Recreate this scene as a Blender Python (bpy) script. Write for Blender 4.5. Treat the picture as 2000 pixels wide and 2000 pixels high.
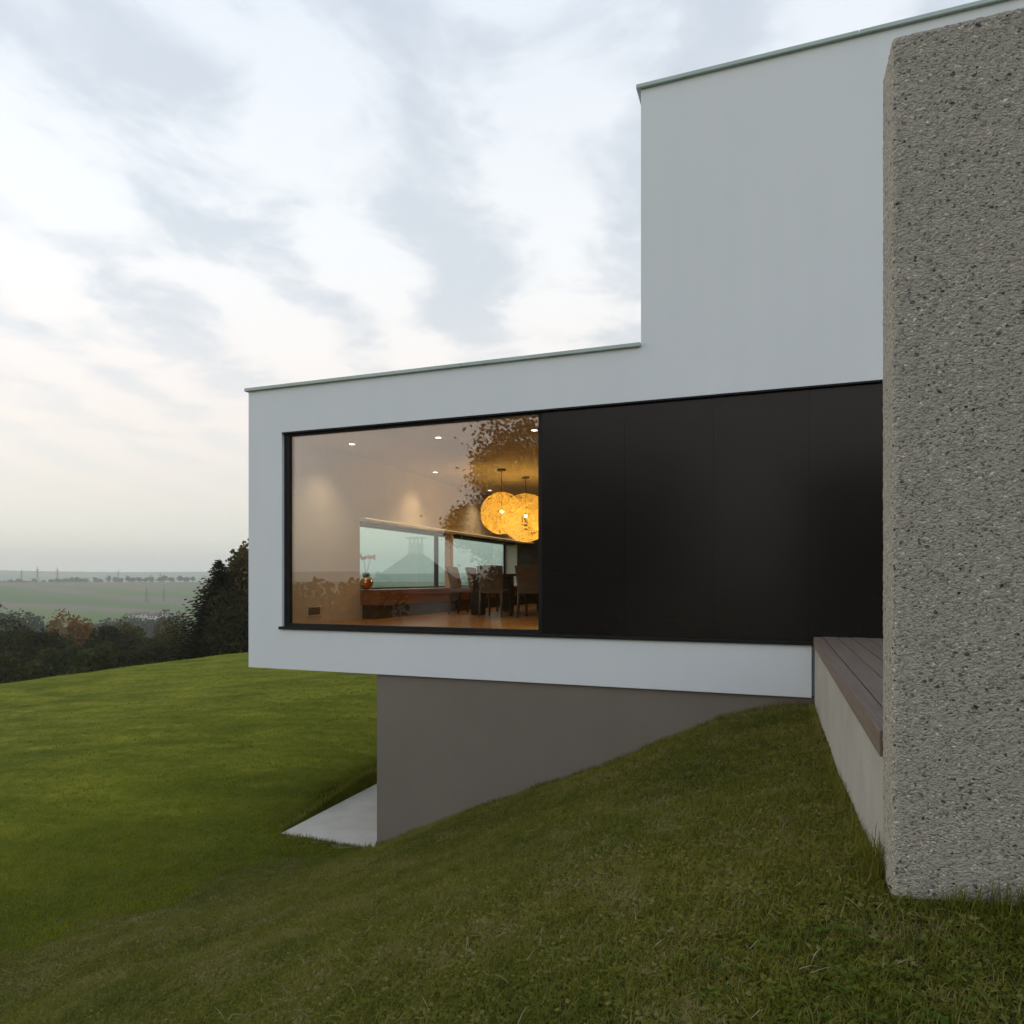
import bpy, bmesh, math, random
import numpy as np
from mathutils import Vector, Matrix, noise
R = math.radians
scene = bpy.context.scene
for o in list(bpy.data.objects): bpy.data.objects.remove(o)

# ------------------------------------------------------------------ camera
F = 1370.0; CY, SY = .9377, .3479
cd = bpy.data.cameras.new('camera'); cam = bpy.data.objects.new('camera', cd)
scene.collection.objects.link(cam); scene.camera = cam
cd.sensor_width = 36; cd.lens = 36*F/2000; cd.shift_y = .065
cd.clip_start = .05; cd.clip_end = 30000
cam.location = (0, 0, 0); cam.rotation_euler = (R(90), 0, math.asin(SY))   # eye height is z = 0

def ray(u, v):
    x = (u-1000)/F
    return (x*CY-SY, x*SY+CY, (1130-v)/F)
def at(u, v, t):
    r = ray(u, v); return Vector((r[0]*t, r[1]*t, r[2]*t))

# ------------------------------------------------------------------ node helpers
def N(nt, typ, ins=None, **kw):
    n = nt.nodes.new(typ)
    for k, v in kw.items(): setattr(n, k, v)
    if ins:
        for k, v in ins.items():
            s = n.inputs[k]
            if isinstance(v, bpy.types.NodeSocket): nt.links.new(v, s)
            else:
                try: s.default_value = v
                except Exception: s.default_value = tuple(v)+(1,)
    return n
def ma(nt, op, a, b=0.0, c=0.0, clamp=False):
    return N(nt, 'ShaderNodeMath', {0: a, 1: b, 2: c}, operation=op, use_clamp=clamp).outputs[0]
def vm(nt, op, a, b=(0, 0, 0), **kw):
    n = N(nt, 'ShaderNodeVectorMath', {0: a, 1: b}, operation=op); return n.outputs[0]
def noi(nt, vec, scale, detail=3, rough=.5, dist=0.0):
    return N(nt, 'ShaderNodeTexNoise', {'Vector': vec, 'Scale': scale, 'Detail': detail, 'Roughness': rough, 'Distortion': dist}).outputs[0]
def ramp(nt, fac, pts, interp='LINEAR'):
    n = N(nt, 'ShaderNodeValToRGB', {'Fac': fac}); cr = n.color_ramp; cr.interpolation = interp
    while len(cr.elements) < len(pts): cr.elements.new(.5)
    for e, (p, c) in zip(cr.elements, pts):
        e.position = p; e.color = (c if not isinstance(c, (int, float)) else (c, c, c))[:3]+(1,) if not isinstance(c, (int, float)) else (c, c, c, 1)
    return n.outputs[0]
def mixc(nt, fac, a, b, blend='MIX'):
    n = N(nt, 'ShaderNodeMix', data_type='RGBA', blend_type=blend)
    for i, v in ((0, fac), (6, a), (7, b)):
        if isinstance(v, bpy.types.NodeSocket): nt.links.new(v, n.inputs[i])
        elif i == 0: n.inputs[0].default_value = v
        else: n.inputs[i].default_value = tuple(v)[:3]+(1,)
    return n.outputs[2]

# ------------------------------------------------------------------ world: dusk sky with broken cloud sheets
SUN_EL, SUN_AZ = R(14), R(100)            # sun low on the left of the picture
w = bpy.data.worlds.new('World'); scene.world = w; w.use_nodes = True
nt = w.node_tree; nt.nodes.clear()
tc = N(nt, 'ShaderNodeTexCoord').outputs['Generated']
sep = N(nt, 'ShaderNodeSeparateXYZ', {0: tc}); dz = ma(nt, 'MAXIMUM', sep.outputs[2], 0.0)
den = ma(nt, 'ADD', dz, .10)
CD = (-.211, .978)
al = ma(nt, 'DIVIDE', ma(nt, 'ADD', ma(nt, 'MULTIPLY', sep.outputs[0], CD[0]), ma(nt, 'MULTIPLY', sep.outputs[1], CD[1])), den)
ac = ma(nt, 'DIVIDE', ma(nt, 'ADD', ma(nt, 'MULTIPLY', sep.outputs[0], CD[1]), ma(nt, 'MULTIPLY', sep.outputs[1], -CD[0])), den)
pv = N(nt, 'ShaderNodeCombineXYZ', {0: ma(nt, 'MULTIPLY', al, .40), 1: ac, 2: .37}).outputs[0]
pw = N(nt, 'ShaderNodeCombineXYZ', {0: al, 1: ac, 2: 3.1}).outputs[0]
n1 = noi(nt, vm(nt, 'ADD', pv, (5.3, 1.9, 0)), 1.25, 4, .5, .25)
n2 = noi(nt, pw, 3.6, 5, .56, .3)
n3 = noi(nt, vm(nt, 'ADD', pw, (2.7, 8.1, 0)), 1.5, 2, .5)
acd = ma(nt, 'ADD', ac, ma(nt, 'MULTIPLY_ADD', n3, .40, -.20))
band = ma(nt, 'COSINE', ma(nt, 'MULTIPLY', ma(nt, 'ADD', acd, 1.28), 2*math.pi/.45))
cl = ma(nt, 'ADD', ma(nt, 'MULTIPLY', n1, .45), ma(nt, 'MULTIPLY', n2, .95)); cl = ma(nt, 'ADD', ma(nt, 'SUBTRACT', cl, .19), ma(nt, 'MULTIPLY', band, .11))
dark = N(nt, 'ShaderNodeMapRange', {'Value': cl, 'From Min': .40, 'From Max': .68}, interpolation_type='SMOOTHSTEP').outputs[0]
base = ramp(nt, dz, [(0, (.72, .72, .70)), (.04, (.76, .74, .70)), (.10, (.86, .75, .68)), (.19, (.99, .85, .75)), (.30, (1.04, .96, .89)), (.42, (1.0, 1.0, .985)), (.6, (.90, .935, .975)), (1, (.62, .76, .96))])
shade = ramp(nt, dz, [(0, (.60, .61, .60)), (.10, (.70, .67, .64)), (.22, (.78, .75, .73)), (.36, (.69, .72, .745)), (.55, (.655, .70, .755)), (1, (.52, .63, .78))])
low = N(nt, 'ShaderNodeMapRange', {'Value': dz, 'From Min': .06, 'From Max': .34}, interpolation_type='SMOOTHSTEP').outputs[0]
col = mixc(nt, ma(nt, 'MULTIPLY', dark, ma(nt, 'MULTIPLY_ADD', low, .75, .15)), base, shade)
sky = N(nt, 'ShaderNodeTexSky', sky_type='NISHITA', sun_disc=False, sun_elevation=SUN_EL, sun_rotation=SUN_AZ)
bg1 = N(nt, 'ShaderNodeBackground', {'Color': sky.outputs[0], 'Strength': .05})
bg2 = N(nt, 'ShaderNodeBackground', {'Color': col, 'Strength': .93})
add = N(nt, 'ShaderNodeAddShader', {0: bg1.outputs[0], 1: bg2.outputs[0]})
N(nt, 'ShaderNodeOutputWorld', {0: add.outputs[0]})

# ------------------------------------------------------------------ sun (soft, behind cloud)
sd = bpy.data.lights.new('sun', 'SUN'); so = bpy.data.objects.new('sun', sd); scene.collection.objects.link(so)
sd.energy = .5; sd.angle = R(25); sd.color = (1, .86, .72)
sdir = Vector((-math.cos(SUN_EL)*.97, -math.cos(SUN_EL)*.24, math.sin(SUN_EL)))
so.rotation_euler = sdir.to_track_quat('Z', 'Y').to_euler()
sky.sun_rotation = math.atan2(sdir.x, sdir.y)

scene.view_settings.view_transform = 'Standard'; scene.view_settings.look = 'None'
scene.view_settings.exposure = 0; scene.view_settings.gamma = 1
scene.render.engine = 'CYCLES'
scene.cycles.max_bounces = 8; scene.cycles.transparent_max_bounces = 16; scene.cycles.sample_clamp_indirect = 6
scene.cycles.volume_bounces = 1

# ------------------------------------------------------------------ object helpers
C = scene.collection
def rloc(o):
    while o.parent: o = o.parent
    return o.location.copy()
def props(o, label=None, cat=None, group=None, kind=None):
    if label: o['label'] = label
    if cat: o['category'] = cat
    if group: o['group'] = group
    if kind: o['kind'] = kind
    return o
def thing(name, label, cat, loc=(0, 0, 0), group=None):
    o = bpy.data.objects.new(name, None); C.objects.link(o); o.location = loc; o.empty_display_size = .2
    return props(o, label, cat, group)
class MB:
    def __init__(s): s.v = []; s.f = []; s.m = []
    def add(s, vs, fs, mi=0):
        b = len(s.v); s.v += [tuple(p) for p in vs]; s.f += [tuple(i+b for i in f) for f in fs]; s.m += [mi]*len(fs); return s
    def box(s, x0, x1, y0, y1, z0, z1, M=None, mi=0):
        vs = [Vector(p) for p in ((x0,y0,z0),(x1,y0,z0),(x1,y1,z0),(x0,y1,z0),(x0,y0,z1),(x1,y0,z1),(x1,y1,z1),(x0,y1,z1))]
        if M: vs = [M @ p for p in vs]
        return s.add(vs, [(0,3,2,1),(4,5,6,7),(0,1,5,4),(1,2,6,5),(2,3,7,6),(3,0,4,7)], mi)
    def tube(s, pts, rads, n=8, caps=True):
        pts = [Vector(p) for p in pts]
        if isinstance(rads, (int, float)): rads = [rads]*len(pts)
        vs = []; prev = None
        for i, p in enumerate(pts):
            d = (pts[min(i+1, len(pts)-1)]-pts[max(i-1, 0)]).normalized()
            a = d.orthogonal().normalized() if prev is None else (prev-d*prev.dot(d)).normalized()
            prev = a; b = d.cross(a)
            for k in range(n):
                t = 2*math.pi*k/n; vs.append(p+(a*math.cos(t)+b*math.sin(t))*rads[i])
        fs = []
        for i in range(len(pts)-1):
            for k in range(n):
                q = (k+1) % n; fs.append((i*n+k, i*n+q, (i+1)*n+q, (i+1)*n+k))
        if caps: fs.append(tuple(range(n-1, -1, -1))); fs.append(tuple((len(pts)-1)*n+k for k in range(n)))
        return s.add(vs, fs)
    def lathe(s, prof, c=(0, 0, 0), n=24):
        vs = []; fs = []
        for r, z in prof:
            for k in range(n):
                t = 2*math.pi*k/n; vs.append((c[0]+r*math.cos(t), c[1]+r*math.sin(t), c[2]+z))
        for i in range(len(prof)-1):
            for k in range(n):
                q = (k+1) % n; fs.append((i*n+k, i*n+q, (i+1)*n+q, (i+1)*n+k))
        return s.add(vs, fs)
def obj(name, mb, mat, parent=None, label=None, cat=None, group=None, kind=None, smooth=False, bevel=0, world=True):
    me = bpy.data.meshes.new(name)
    off = rloc(parent) if (parent and world) else Vector((0, 0, 0))
    me.from_pydata([(p[0]-off.x, p[1]-off.y, p[2]-off.z) for p in mb.v], [], mb.f)
    mats = mat if isinstance(mat, (list, tuple)) else [mat]
    for m_ in mats: me.materials.append(m_)
    if len(mats) > 1: me.polygons.foreach_set('material_index', mb.m)
    if smooth: me.polygons.foreach_set('use_smooth', [True]*len(me.polygons))
    me.update()
    o = bpy.data.objects.new(name, me); C.objects.link(o)
    if parent: o.parent = parent
    if bevel:
        b = o.modifiers.new('bevel', 'BEVEL'); b.width = bevel; b.segments = 2; b.limit_method = 'ANGLE'; b.angle_limit = R(40)
    return props(o, label, cat, group, kind)
def copy_tree(o, parent=None, label=None):
    c = o.copy(); C.objects.link(c); c.parent = parent
    if label: c['label'] = label
    for ch in list(o.children): copy_tree(ch, c)
    return c
def cellwall(xs, zs, mask, y0, y1):
    """wall slab in x/z with openings, one closed mesh without inner faces; mask[row][col], row 0 lowest"""
    mb = MB(); idx = {}
    def V(i, j, k):
        key = (i, j, k)
        if key not in idx: idx[key] = len(mb.v); mb.v.append((xs[i], (y0, y1)[k], zs[j]))
        return idx[key]
    nx, nz = len(xs)-1, len(zs)-1
    S = lambda i, j: 0 <= i < nx and 0 <= j < nz and mask[j][i]
    for i in range(nx):
        for j in range(nz):
            if not S(i, j): continue
            mb.f.append((V(i,j,0), V(i+1,j,0), V(i+1,j+1,0), V(i,j+1,0))); mb.f.append((V(i,j,1), V(i,j+1,1), V(i+1,j+1,1), V(i+1,j,1)))
            if not S(i-1, j): mb.f.append((V(i,j,0), V(i,j+1,0), V(i,j+1,1), V(i,j,1)))
            if not S(i+1, j): mb.f.append((V(i+1,j,0), V(i+1,j,1), V(i+1,j+1,1), V(i+1,j+1,0)))
            if not S(i, j-1): mb.f.append((V(i,j,0), V(i,j,1), V(i+1,j,1), V(i+1,j,0)))
            if not S(i, j+1): mb.f.append((V(i,j+1,0), V(i+1,j+1,0), V(i+1,j+1,1), V(i,j+1,1)))
    mb.m = [0]*len(mb.f); return mb

# ------------------------------------------------------------------ materials
def newmat(name):
    m = bpy.data.materials.new(name); m.use_nodes = True; nt = m.node_tree; nt.nodes.clear()
    p = N(nt, 'ShaderNodeBsdfPrincipled'); N(nt, 'ShaderNodeOutputMaterial', {0: p.outputs[0]})
    pos = N(nt, 'ShaderNodeNewGeometry').outputs['Position']
    return m, nt, p, pos
def simple(name, col, rough=.6, metal=0, var=.12, vscale=2.0, bump=0, bscale=200, spec=.5, stretch=(1, 1, 1)):
    m, nt, p, pos = newmat(name)
    vec = vm(nt, 'MULTIPLY', pos, stretch)
    n = noi(nt, vec, vscale, 5, .6)
    c = mixc(nt, ma(nt, 'MULTIPLY_ADD', ma(nt, 'SUBTRACT', n, .5), 2.2, .5, clamp=True), [x*(1-var) for x in col], [min(1, x*(1+var)) for x in col])
    nt.links.new(c, p.inputs['Base Color']); p.inputs['Roughness'].default_value = rough; p.inputs['Metallic'].default_value = metal
    p.inputs['Specular IOR Level'].default_value = spec
    if bump:
        b = N(nt, 'ShaderNodeBump', {'Height': noi(nt, vec, bscale, 3), 'Strength': bump, 'Distance': .004})
        nt.links.new(b.outputs[0], p.inputs['Normal'])
    return m
M = {}
# plaster
m, nt, p, pos = newmat('white_plaster')
n = noi(nt, pos, .9, 5, .6); st = noi(nt, vm(nt, 'MULTIPLY', pos, (3, 3, .25)), 1.3, 4, .6)
c = mixc(nt, ma(nt, 'MULTIPLY', n, ma(nt, 'MULTIPLY', st, 2.0), clamp=True), (.70, .755, .805), (.765, .81, .85))
nt.links.new(c, p.inputs['Base Color']); p.inputs['Roughness'].default_value = .85
b = N(nt, 'ShaderNodeBump', {'Height': noi(nt, pos, 240, 4, .7), 'Strength': .25, 'Distance': .003}); nt.links.new(b.outputs[0], p.inputs['Normal'])
M['plaster'] = m
# grey brown plaster of the base
m, nt, p, pos = newmat('taupe_plaster')
n = noi(nt, pos, 1.1, 6, .65); g = noi(nt, pos, 300, 3, .7)
c = mixc(nt, ma(nt, 'MULTIPLY_ADD', ma(nt, 'SUBTRACT', n, .5), 2, .5, clamp=True), (.188, .162, .138), (.225, .195, .166))
c = mixc(nt, ma(nt, 'MULTIPLY', g, .25), c, (.10, .09, .08))
nt.links.new(c, p.inputs['Base Color']); p.inputs['Roughness'].default_value = .9
b = N(nt, 'ShaderNodeBump', {'Height': g, 'Strength': .4, 'Distance': .003}); nt.links.new(b.outputs[0], p.inputs['Normal'])
M['taupe'] = m
# exposed aggregate concrete
m, nt, p, pos = newmat('washed_concrete')
warp = vm(nt, 'ADD', pos, vm(nt, 'SCALE', vm(nt, 'SUBTRACT', N(nt, 'ShaderNodeTexNoise', {'Vector': pos, 'Scale': 60, 'Detail': 2}).outputs[1], (.5, .5, .5)), (0, 0, 0)))
wn = N(nt, 'ShaderNodeTexNoise', {'Vector': pos, 'Scale': 45, 'Detail': 3}).outputs[1]
wv = N(nt, 'ShaderNodeVectorMath', {0: vm(nt, 'SUBTRACT', wn, (.5, .5, .5)), 'Scale': .020}, operation='SCALE').outputs[0]
wp = vm(nt, 'MULTIPLY', vm(nt, 'ADD', pos, wv), (1, 1, 1.25))
v1 = N(nt, 'ShaderNodeTexVoronoi', {'Vector': wp, 'Scale': 105.0, 'Randomness': 1.0}, feature='F1')
v2 = N(nt, 'ShaderNodeTexVoronoi', {'Vector': wp, 'Scale': 66.0, 'Randomness': 1.0}, feature='F1')
v3 = N(nt, 'ShaderNodeTexVoronoi', {'Vector': vm(nt, 'ADD', wp, (3, 5, 7)), 'Scale': 40.0, 'Randomness': 1.0}, feature='F1')
sr3 = N(nt, 'ShaderNodeSeparateColor', {0: v3.outputs['Color']})
sr = N(nt, 'ShaderNodeSeparateColor', {0: v1.outputs['Color']}); sr2 = N(nt, 'ShaderNodeSeparateColor', {0: v2.outputs['Color']})
peb = ramp(nt, sr.outputs[0], [(0, (.12, .12, .11)), (.12, (.27, .265, .235)), (.45, (.43, .42, .365)), (.8, (.50, .485, .43)), (.94, (.58, .48, .38)), (1, (.80, .79, .73))])
big = noi(nt, pos, 1.7, 5, .6)
peb = mixc(nt, ma(nt, 'MULTIPLY_ADD', ma(nt, 'SUBTRACT', big, .5), 2.2, .35, clamp=True), peb, mixc(nt, .35, peb, (.36, .31, .25)))
paste = mixc(nt, N(nt, 'ShaderNodeMapRange', {'Value': v1.outputs['Distance'], 'From Min': .45, 'From Max': .75}).outputs[0], peb, (.42, .40, .345))
pitm = ma(nt, 'MULTIPLY', ma(nt, 'GREATER_THAN', sr2.outputs[1], .83), N(nt, 'ShaderNodeMapRange', {'Value': v2.outputs['Distance'], 'From Min': .40, 'From Max': .30}).outputs[0])
pit3 = ma(nt, 'MULTIPLY', ma(nt, 'GREATER_THAN', sr3.outputs[1], .91), N(nt, 'ShaderNodeMapRange', {'Value': v3.outputs['Distance'], 'From Min': .38, 'From Max': .28}).outputs[0])
pitm = ma(nt, 'MULTIPLY', ma(nt, 'MAXIMUM', pitm, pit3), ma(nt, 'MULTIPLY_ADD', sr2.outputs[0], .6, .4))
drk = mixc(nt, pitm, paste, (.028, .028, .026))
nt.links.new(drk, p.inputs['Base Color']); p.inputs['Roughness'].default_value = .8; p.inputs['Specular IOR Level'].default_value = .35
hh = ma(nt, 'SUBTRACT', ma(nt, 'SUBTRACT', ma(nt, 'MULTIPLY', sr.outputs[1], .9), v1.outputs['Distance']), ma(nt, 'MULTIPLY', pitm, 1.4))
hh = ma(nt, 'ADD', hh, ma(nt, 'MULTIPLY', noi(nt, pos, 420, 3, .7), .5))
b = N(nt, 'ShaderNodeBump', {'Height': hh, 'Strength': 1.0, 'Distance': .007}); nt.links.new(b.outputs[0], p.inputs['Normal'])
M['aggregate'] = m
# smooth cast concrete
m, nt, p, pos = newmat('smooth_concrete')
n = noi(nt, pos, 2.2, 6, .65); sp = N(nt, 'ShaderNodeTexVoronoi', {'Vector': pos, 'Scale': 28.0}, feature='F1')
c = mixc(nt, ma(nt, 'MULTIPLY_ADD', ma(nt, 'SUBTRACT', n, .5), 2.6, .5, clamp=True), (.30, .295, .265), (.385, .38, .345))
c = mixc(nt, N(nt, 'ShaderNodeMapRange', {'Value': sp.outputs['Distance'], 'From Min': .12, 'From Max': .07}).outputs[0], c, (.16, .15, .13))
nt.links.new(c, p.inputs['Base Color']); p.inputs['Roughness'].default_value = .8
b = N(nt, 'ShaderNodeBump', {'Height': noi(nt, pos, 120, 4, .7), 'Strength': .25, 'Distance': .003}); nt.links.new(b.outputs[0], p.inputs['Normal'])
M['concrete'] = m
M['slab'] = simple('terrace_concrete', (.44, .43, .39), .8, var=.12, vscale=3, bump=.2, bscale=150)
M['coping'] = simple('zinc_coping', (.40, .49, .47), .42, metal=.1, var=.12, vscale=1.5)
M['frame'] = simple('dark_frame', (.012, .012, .012), .5, var=.1, spec=.2)
# dark cladding, slightly satin
m, nt, p, pos = newmat('dark_cladding')
n = noi(nt, pos, .8, 3)
nt.links.new(mixc(nt, n, (.0095, .0072, .0062), (.0125, .0095, .0082)), p.inputs['Base Color'])
nt.links.new(ma(nt, 'MULTIPLY_ADD', noi(nt, pos, 3, 5, .6), .08, .20), p.inputs['Roughness']); p.inputs['Specular IOR Level'].default_value = .32
M['clad'] = m
def wood(name, c0, c1, axis, grey=0, rough=.6, scale=1.0, cut=60):
    m, nt, p, pos = newmat(name)
    rnd = N(nt, 'ShaderNodeObjectInfo').outputs['Random']
    off = N(nt, 'ShaderNodeCombineXYZ', {0: ma(nt, 'MULTIPLY', rnd, 13), 1: ma(nt, 'MULTIPLY', rnd, 7), 2: 0}).outputs[0]
    st = [cut, cut, cut]; st[axis] = 2.0
    v = vm(nt, 'MULTIPLY', vm(nt, 'ADD', pos, off), st)
    g = noi(nt, v, scale, 6, .65, .4); g2 = noi(nt, vm(nt, 'ADD', pos, off), 2.5, 4)
    c = mixc(nt, ma(nt, 'MULTIPLY_ADD', ma(nt, 'SUBTRACT', g, .5), 2.6, .5, clamp=True), c0, c1)
    c = mixc(nt, ma(nt, 'MULTIPLY', ma(nt, 'MULTIPLY_ADD', ma(nt, 'SUBTRACT', g2, .5), 3, .5, clamp=True), .5), c, [x*.62 for x in c1])
    c = mixc(nt, ma(nt, 'MULTIPLY', rnd, .35), c, c0)
    nt.links.new(c, p.inputs['Base Color']); p.inputs['Roughness'].default_value = rough
    b = N(nt, 'ShaderNodeBump', {'Height': g, 'Strength': .35, 'Distance': .002}); nt.links.new(b.outputs[0], p.inputs['Normal'])
    return m
M['deck'] = wood('weathered_decking', (.120, .088, .068), (.225, .175, .142), 1, cut=55)
M['bench'] = wood('walnut_box', (.22, .075, .022), (.34, .13, .04), 1, rough=.45, cut=30)
M['floorwood'] = wood('oak_floor', (.36, .17, .05), (.52, .27, .09), 1, rough=.28, cut=14)
M['post'] = wood('light_post', (.55, .34, .17), (.66, .44, .25), 2, cut=30)
M['interior'] = simple('interior_paint', (.66, .62, .56), .9, var=.03)
M['wallwarm'] = simple('interior_wall_paint', (.66, .60, .53), .9, var=.03)
M['black'] = simple('dark_stained_wood', (.030, .020, .016), .35, var=.2, vscale=5)
M['plinth'] = simple('dark_brown_plinth', (.075, .04, .022), .6)
M['leather'] = simple('taupe_leather', (.125, .09, .062), .55, var=.15, vscale=8)
M['copper'] = simple('polished_copper', (.85, .42, .18), .16, metal=1, var=.05)
M['petal'] = simple('orchid_petal', (.80, .50, .36), .7, var=.15, vscale=40)
M['stem'] = simple('orchid_stem', (.06, .09, .04), .6)
M['pot'] = simple('grey_pot', (.10, .10, .11), .5)
M['metal'] = simple('brushed_steel', (.45, .45, .45), .35, metal=1)
M['whiteplastic'] = simple('white_plastic', (.75, .73, .70), .4, var=.02)
M['bark'] = simple('bark', (.075, .058, .043), .9, var=.35, vscale=12, bump=.5, bscale=40)
M['steelpylon'] = simple('galvanised_steel', (.10, .11, .12), .6)
def emis(name, col, s):
    m = bpy.data.materials.new(name); m.use_nodes = True; nt = m.node_tree; nt.nodes.clear()
    e = N(nt, 'ShaderNodeEmission', {'Color': tuple(col)+(1,), 'Strength': s}); N(nt, 'ShaderNodeOutputMaterial', {0: e.outputs[0]}); return m
M['spot_on'] = emis('lit_downlight', (1, .86, .62), 9)
M['bulb'] = emis('lit_bulb', (1, .72, .26), 26)
def glass(name, refl, tint):
    m = bpy.data.materials.new(name); m.use_nodes = True; nt = m.node_tree; nt.nodes.clear()
    fr = N(nt, 'ShaderNodeFresnel', {'IOR': 1.5}).outputs[0]
    fac = ma(nt, 'ADD', refl, ma(nt, 'MULTIPLY', fr, .8), clamp=True)
    t = N(nt, 'ShaderNodeBsdfTransparent', {'Color': tuple(tint)+(1,)}); g = N(nt, 'ShaderNodeBsdfGlossy', {'Color': (1, .97, .95, 1), 'Roughness': 0.0})
    mx = N(nt, 'ShaderNodeMixShader', {0: fac, 1: t.outputs[0], 2: g.outputs[0]}); N(nt, 'ShaderNodeOutputMaterial', {0: mx.outputs[0]}); return m
M['glass'] = glass('coated_glass', .092, (.95, .96, .94))
M['sideglass'] = glass('green_glass', .02, (.72, .90, .84))

# ------------------------------------------------------------------ terrain height
def tps_fit(P, Z):
    P = np.array(P, float); Z = np.array(Z, float); n = len(P)
    d = np.sqrt(((P[:, None]-P[None])**2).sum(-1)); K = np.where(d > 0, d**2*np.log(d+1e-9), 0)+np.eye(n)*.05
    A = np.zeros((n+3, n+3)); A[:n, :n] = K; A[:n, n:] = np.c_[np.ones(n), P]; A[n:, :n] = A[:n, n:].T
    s = np.linalg.solve(A, np.r_[Z, 0, 0, 0])
    def f(x, y):
        x = np.asarray(x, float); y = np.asarray(y, float); out = s[n]+s[n+1]*x+s[n+2]*y
        for i in range(n):
            r2 = (x-P[i, 0])**2+(y-P[i, 1])**2; out = out+s[i]*.5*r2*np.log(r2+1e-9)
        return out
    return f
lawn = lambda x, y: -3.57+.09*x+.093*y
CP = [(.37,7.76,-1.30),(-.04,7.76,-1.34),(-.30,7.76,-1.41),(-.73,7.76,-1.60),(-1.12,7.76,-1.79),(-1.71,7.76,-2.08),(-2.65,7.76,-2.48),(-3.4,7.76,-2.80),(-4.3,7.76,-3.22),(-4.72,7.74,-3.39),
      (-5.4,7.66,-3.405),(-6.15,7.66,-3.40),(-5.4,8.9,-3.46),(-5.2,10.5,-3.5),(-6.25,10.0,-3.2),(-6.6,9.0,-3.24),
      (.4,6,-1.28),(.4,4.36,-1.22),(.4,3.63,-1.18),(.4,3.12,-1.15),(.42,2.75,-1.135),(1.7,2.78,-1.10),(3,2.7,-1.05),(0,0,-1.28),(1.6,.5,-1.05),(-1.5,1.6,-1.78),(-1.5,5.5,-1.92),(-3,5.6,-2.58),
      (-3.3,3.0,-2.45),(-4.6,2.4,-2.85),(-7.1,4.7,-3.67),(-6.2,5.8,-3.54),(-5.3,4.8,-3.25),(-6.3,2.2,-3.45),(-9,1,-4.1),
      (-7.5,8,lawn(-7.5,8)),(-9,6.5,lawn(-9,6.5)),(-12,6,lawn(-12,6)),(-10,12,lawn(-10,12)),(-16,12,lawn(-16,12)),(-8,16,lawn(-8,16)),(-20,20,lawn(-20,20)),(-12,24,lawn(-12,24)),(-28,18,lawn(-28,18)),(-22,26,lawn(-22,26)-.05),
      (-5,-6,-3.0),(0,-8,-2.3),(5,-5,-1.2),(6,8,-1.0),(-15,-5,-4.8),(2,12,-1.6),(-3,14,-3),(0,20,-1.8),(10,20,-1),(-10,-20,-5.2),(10,-20,-3),(-32,8,-6.0),(20,0,-1.5)]
near_h = tps_fit([(a, b) for a, b, c in CP], [c for a, b, c in CP])
RP = np.array([0, 33, 40, 60, 100, 200, 400, 700, 1000, 1350, 1520, 1700, 2600, 3600, 4400, 4900])
RZ = np.array([-2.7, -2.7, -5.6, -9.5, -16.5, -29, -41, -45, -25, -8, -5.6, -9, -50, -10, 45, 50.])
def sstep(a, b, x):
    t = np.clip((x-a)/(b-a), 0, 1); return t*t*(3-2*t)
def ground(x, y):
    x = np.asarray(x, float); y = np.asarray(y, float); r = np.hypot(x, y)
    # crest: lawn bends down beyond about thirty metres
    th = np.arctan2(x, y)
    zn = near_h(x, y)
    far = np.interp(r, RP, RZ)
    und = (np.sin(th*3+.6)*.3+np.sin(th*7+2)*.12+np.sin(th*17+1)*.14*sstep(2600, 4400, r))*np.interp(r, [0, 60, 400, 1000, 1500, 3000, 7500], [0, 1, 6, 5, 3.5, 16, 60])
    far = far+und
    k = sstep(27, 46, r)
    zn = zn-np.clip(r-30, 0, None)**2*.012
    return zn*(1-k)+far*k
def gz(x, y): return float(ground(x, y))

rs = list(np.arange(.3, 3, .14))+list(np.arange(3, 14, .22))
r_ = 14.0
while r_ < 4850: rs.append(r_); r_ *= 1.035
rs.append(4900)
NA = 420
th = np.linspace(0, 2*np.pi, NA, endpoint=False); RR = np.array(rs)
X = (RR[:, None]*np.sin(th)[None]).ravel(); Y = (RR[:, None]*np.cos(th)[None]).ravel(); Z = ground(X, Y)
lump = np.array([noise.noise(Vector((a*.9, b*.9, 0)))*.035+noise.noise(Vector((a*3.1, b*3.1, 4)))*.012 if abs(a)+abs(b) < 60 else 0 for a, b in zip(X, Y)])
# the terrace slab lies in a shallow cut
inslab = (X > -6.32) & (X < -4.0) & (Y > 7.72) & (Y < 14)
Z = Z+lump; Z = np.where(inslab, -3.52, Z)
mb = MB(); mb.v = [(0, 0, gz(0, 0))]+[tuple(p) for p in np.c_[X, Y, Z]]
for i in range(len(RR)-1):
    for k in range(NA):
        q = (k+1) % NA; a = 1+i*NA
        mb.f.append((a+k, a+NA+k, a+NA+q, a+q))
for k in range(NA): mb.f.append((0, 1+k, 1+(k+1) % NA))
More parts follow.
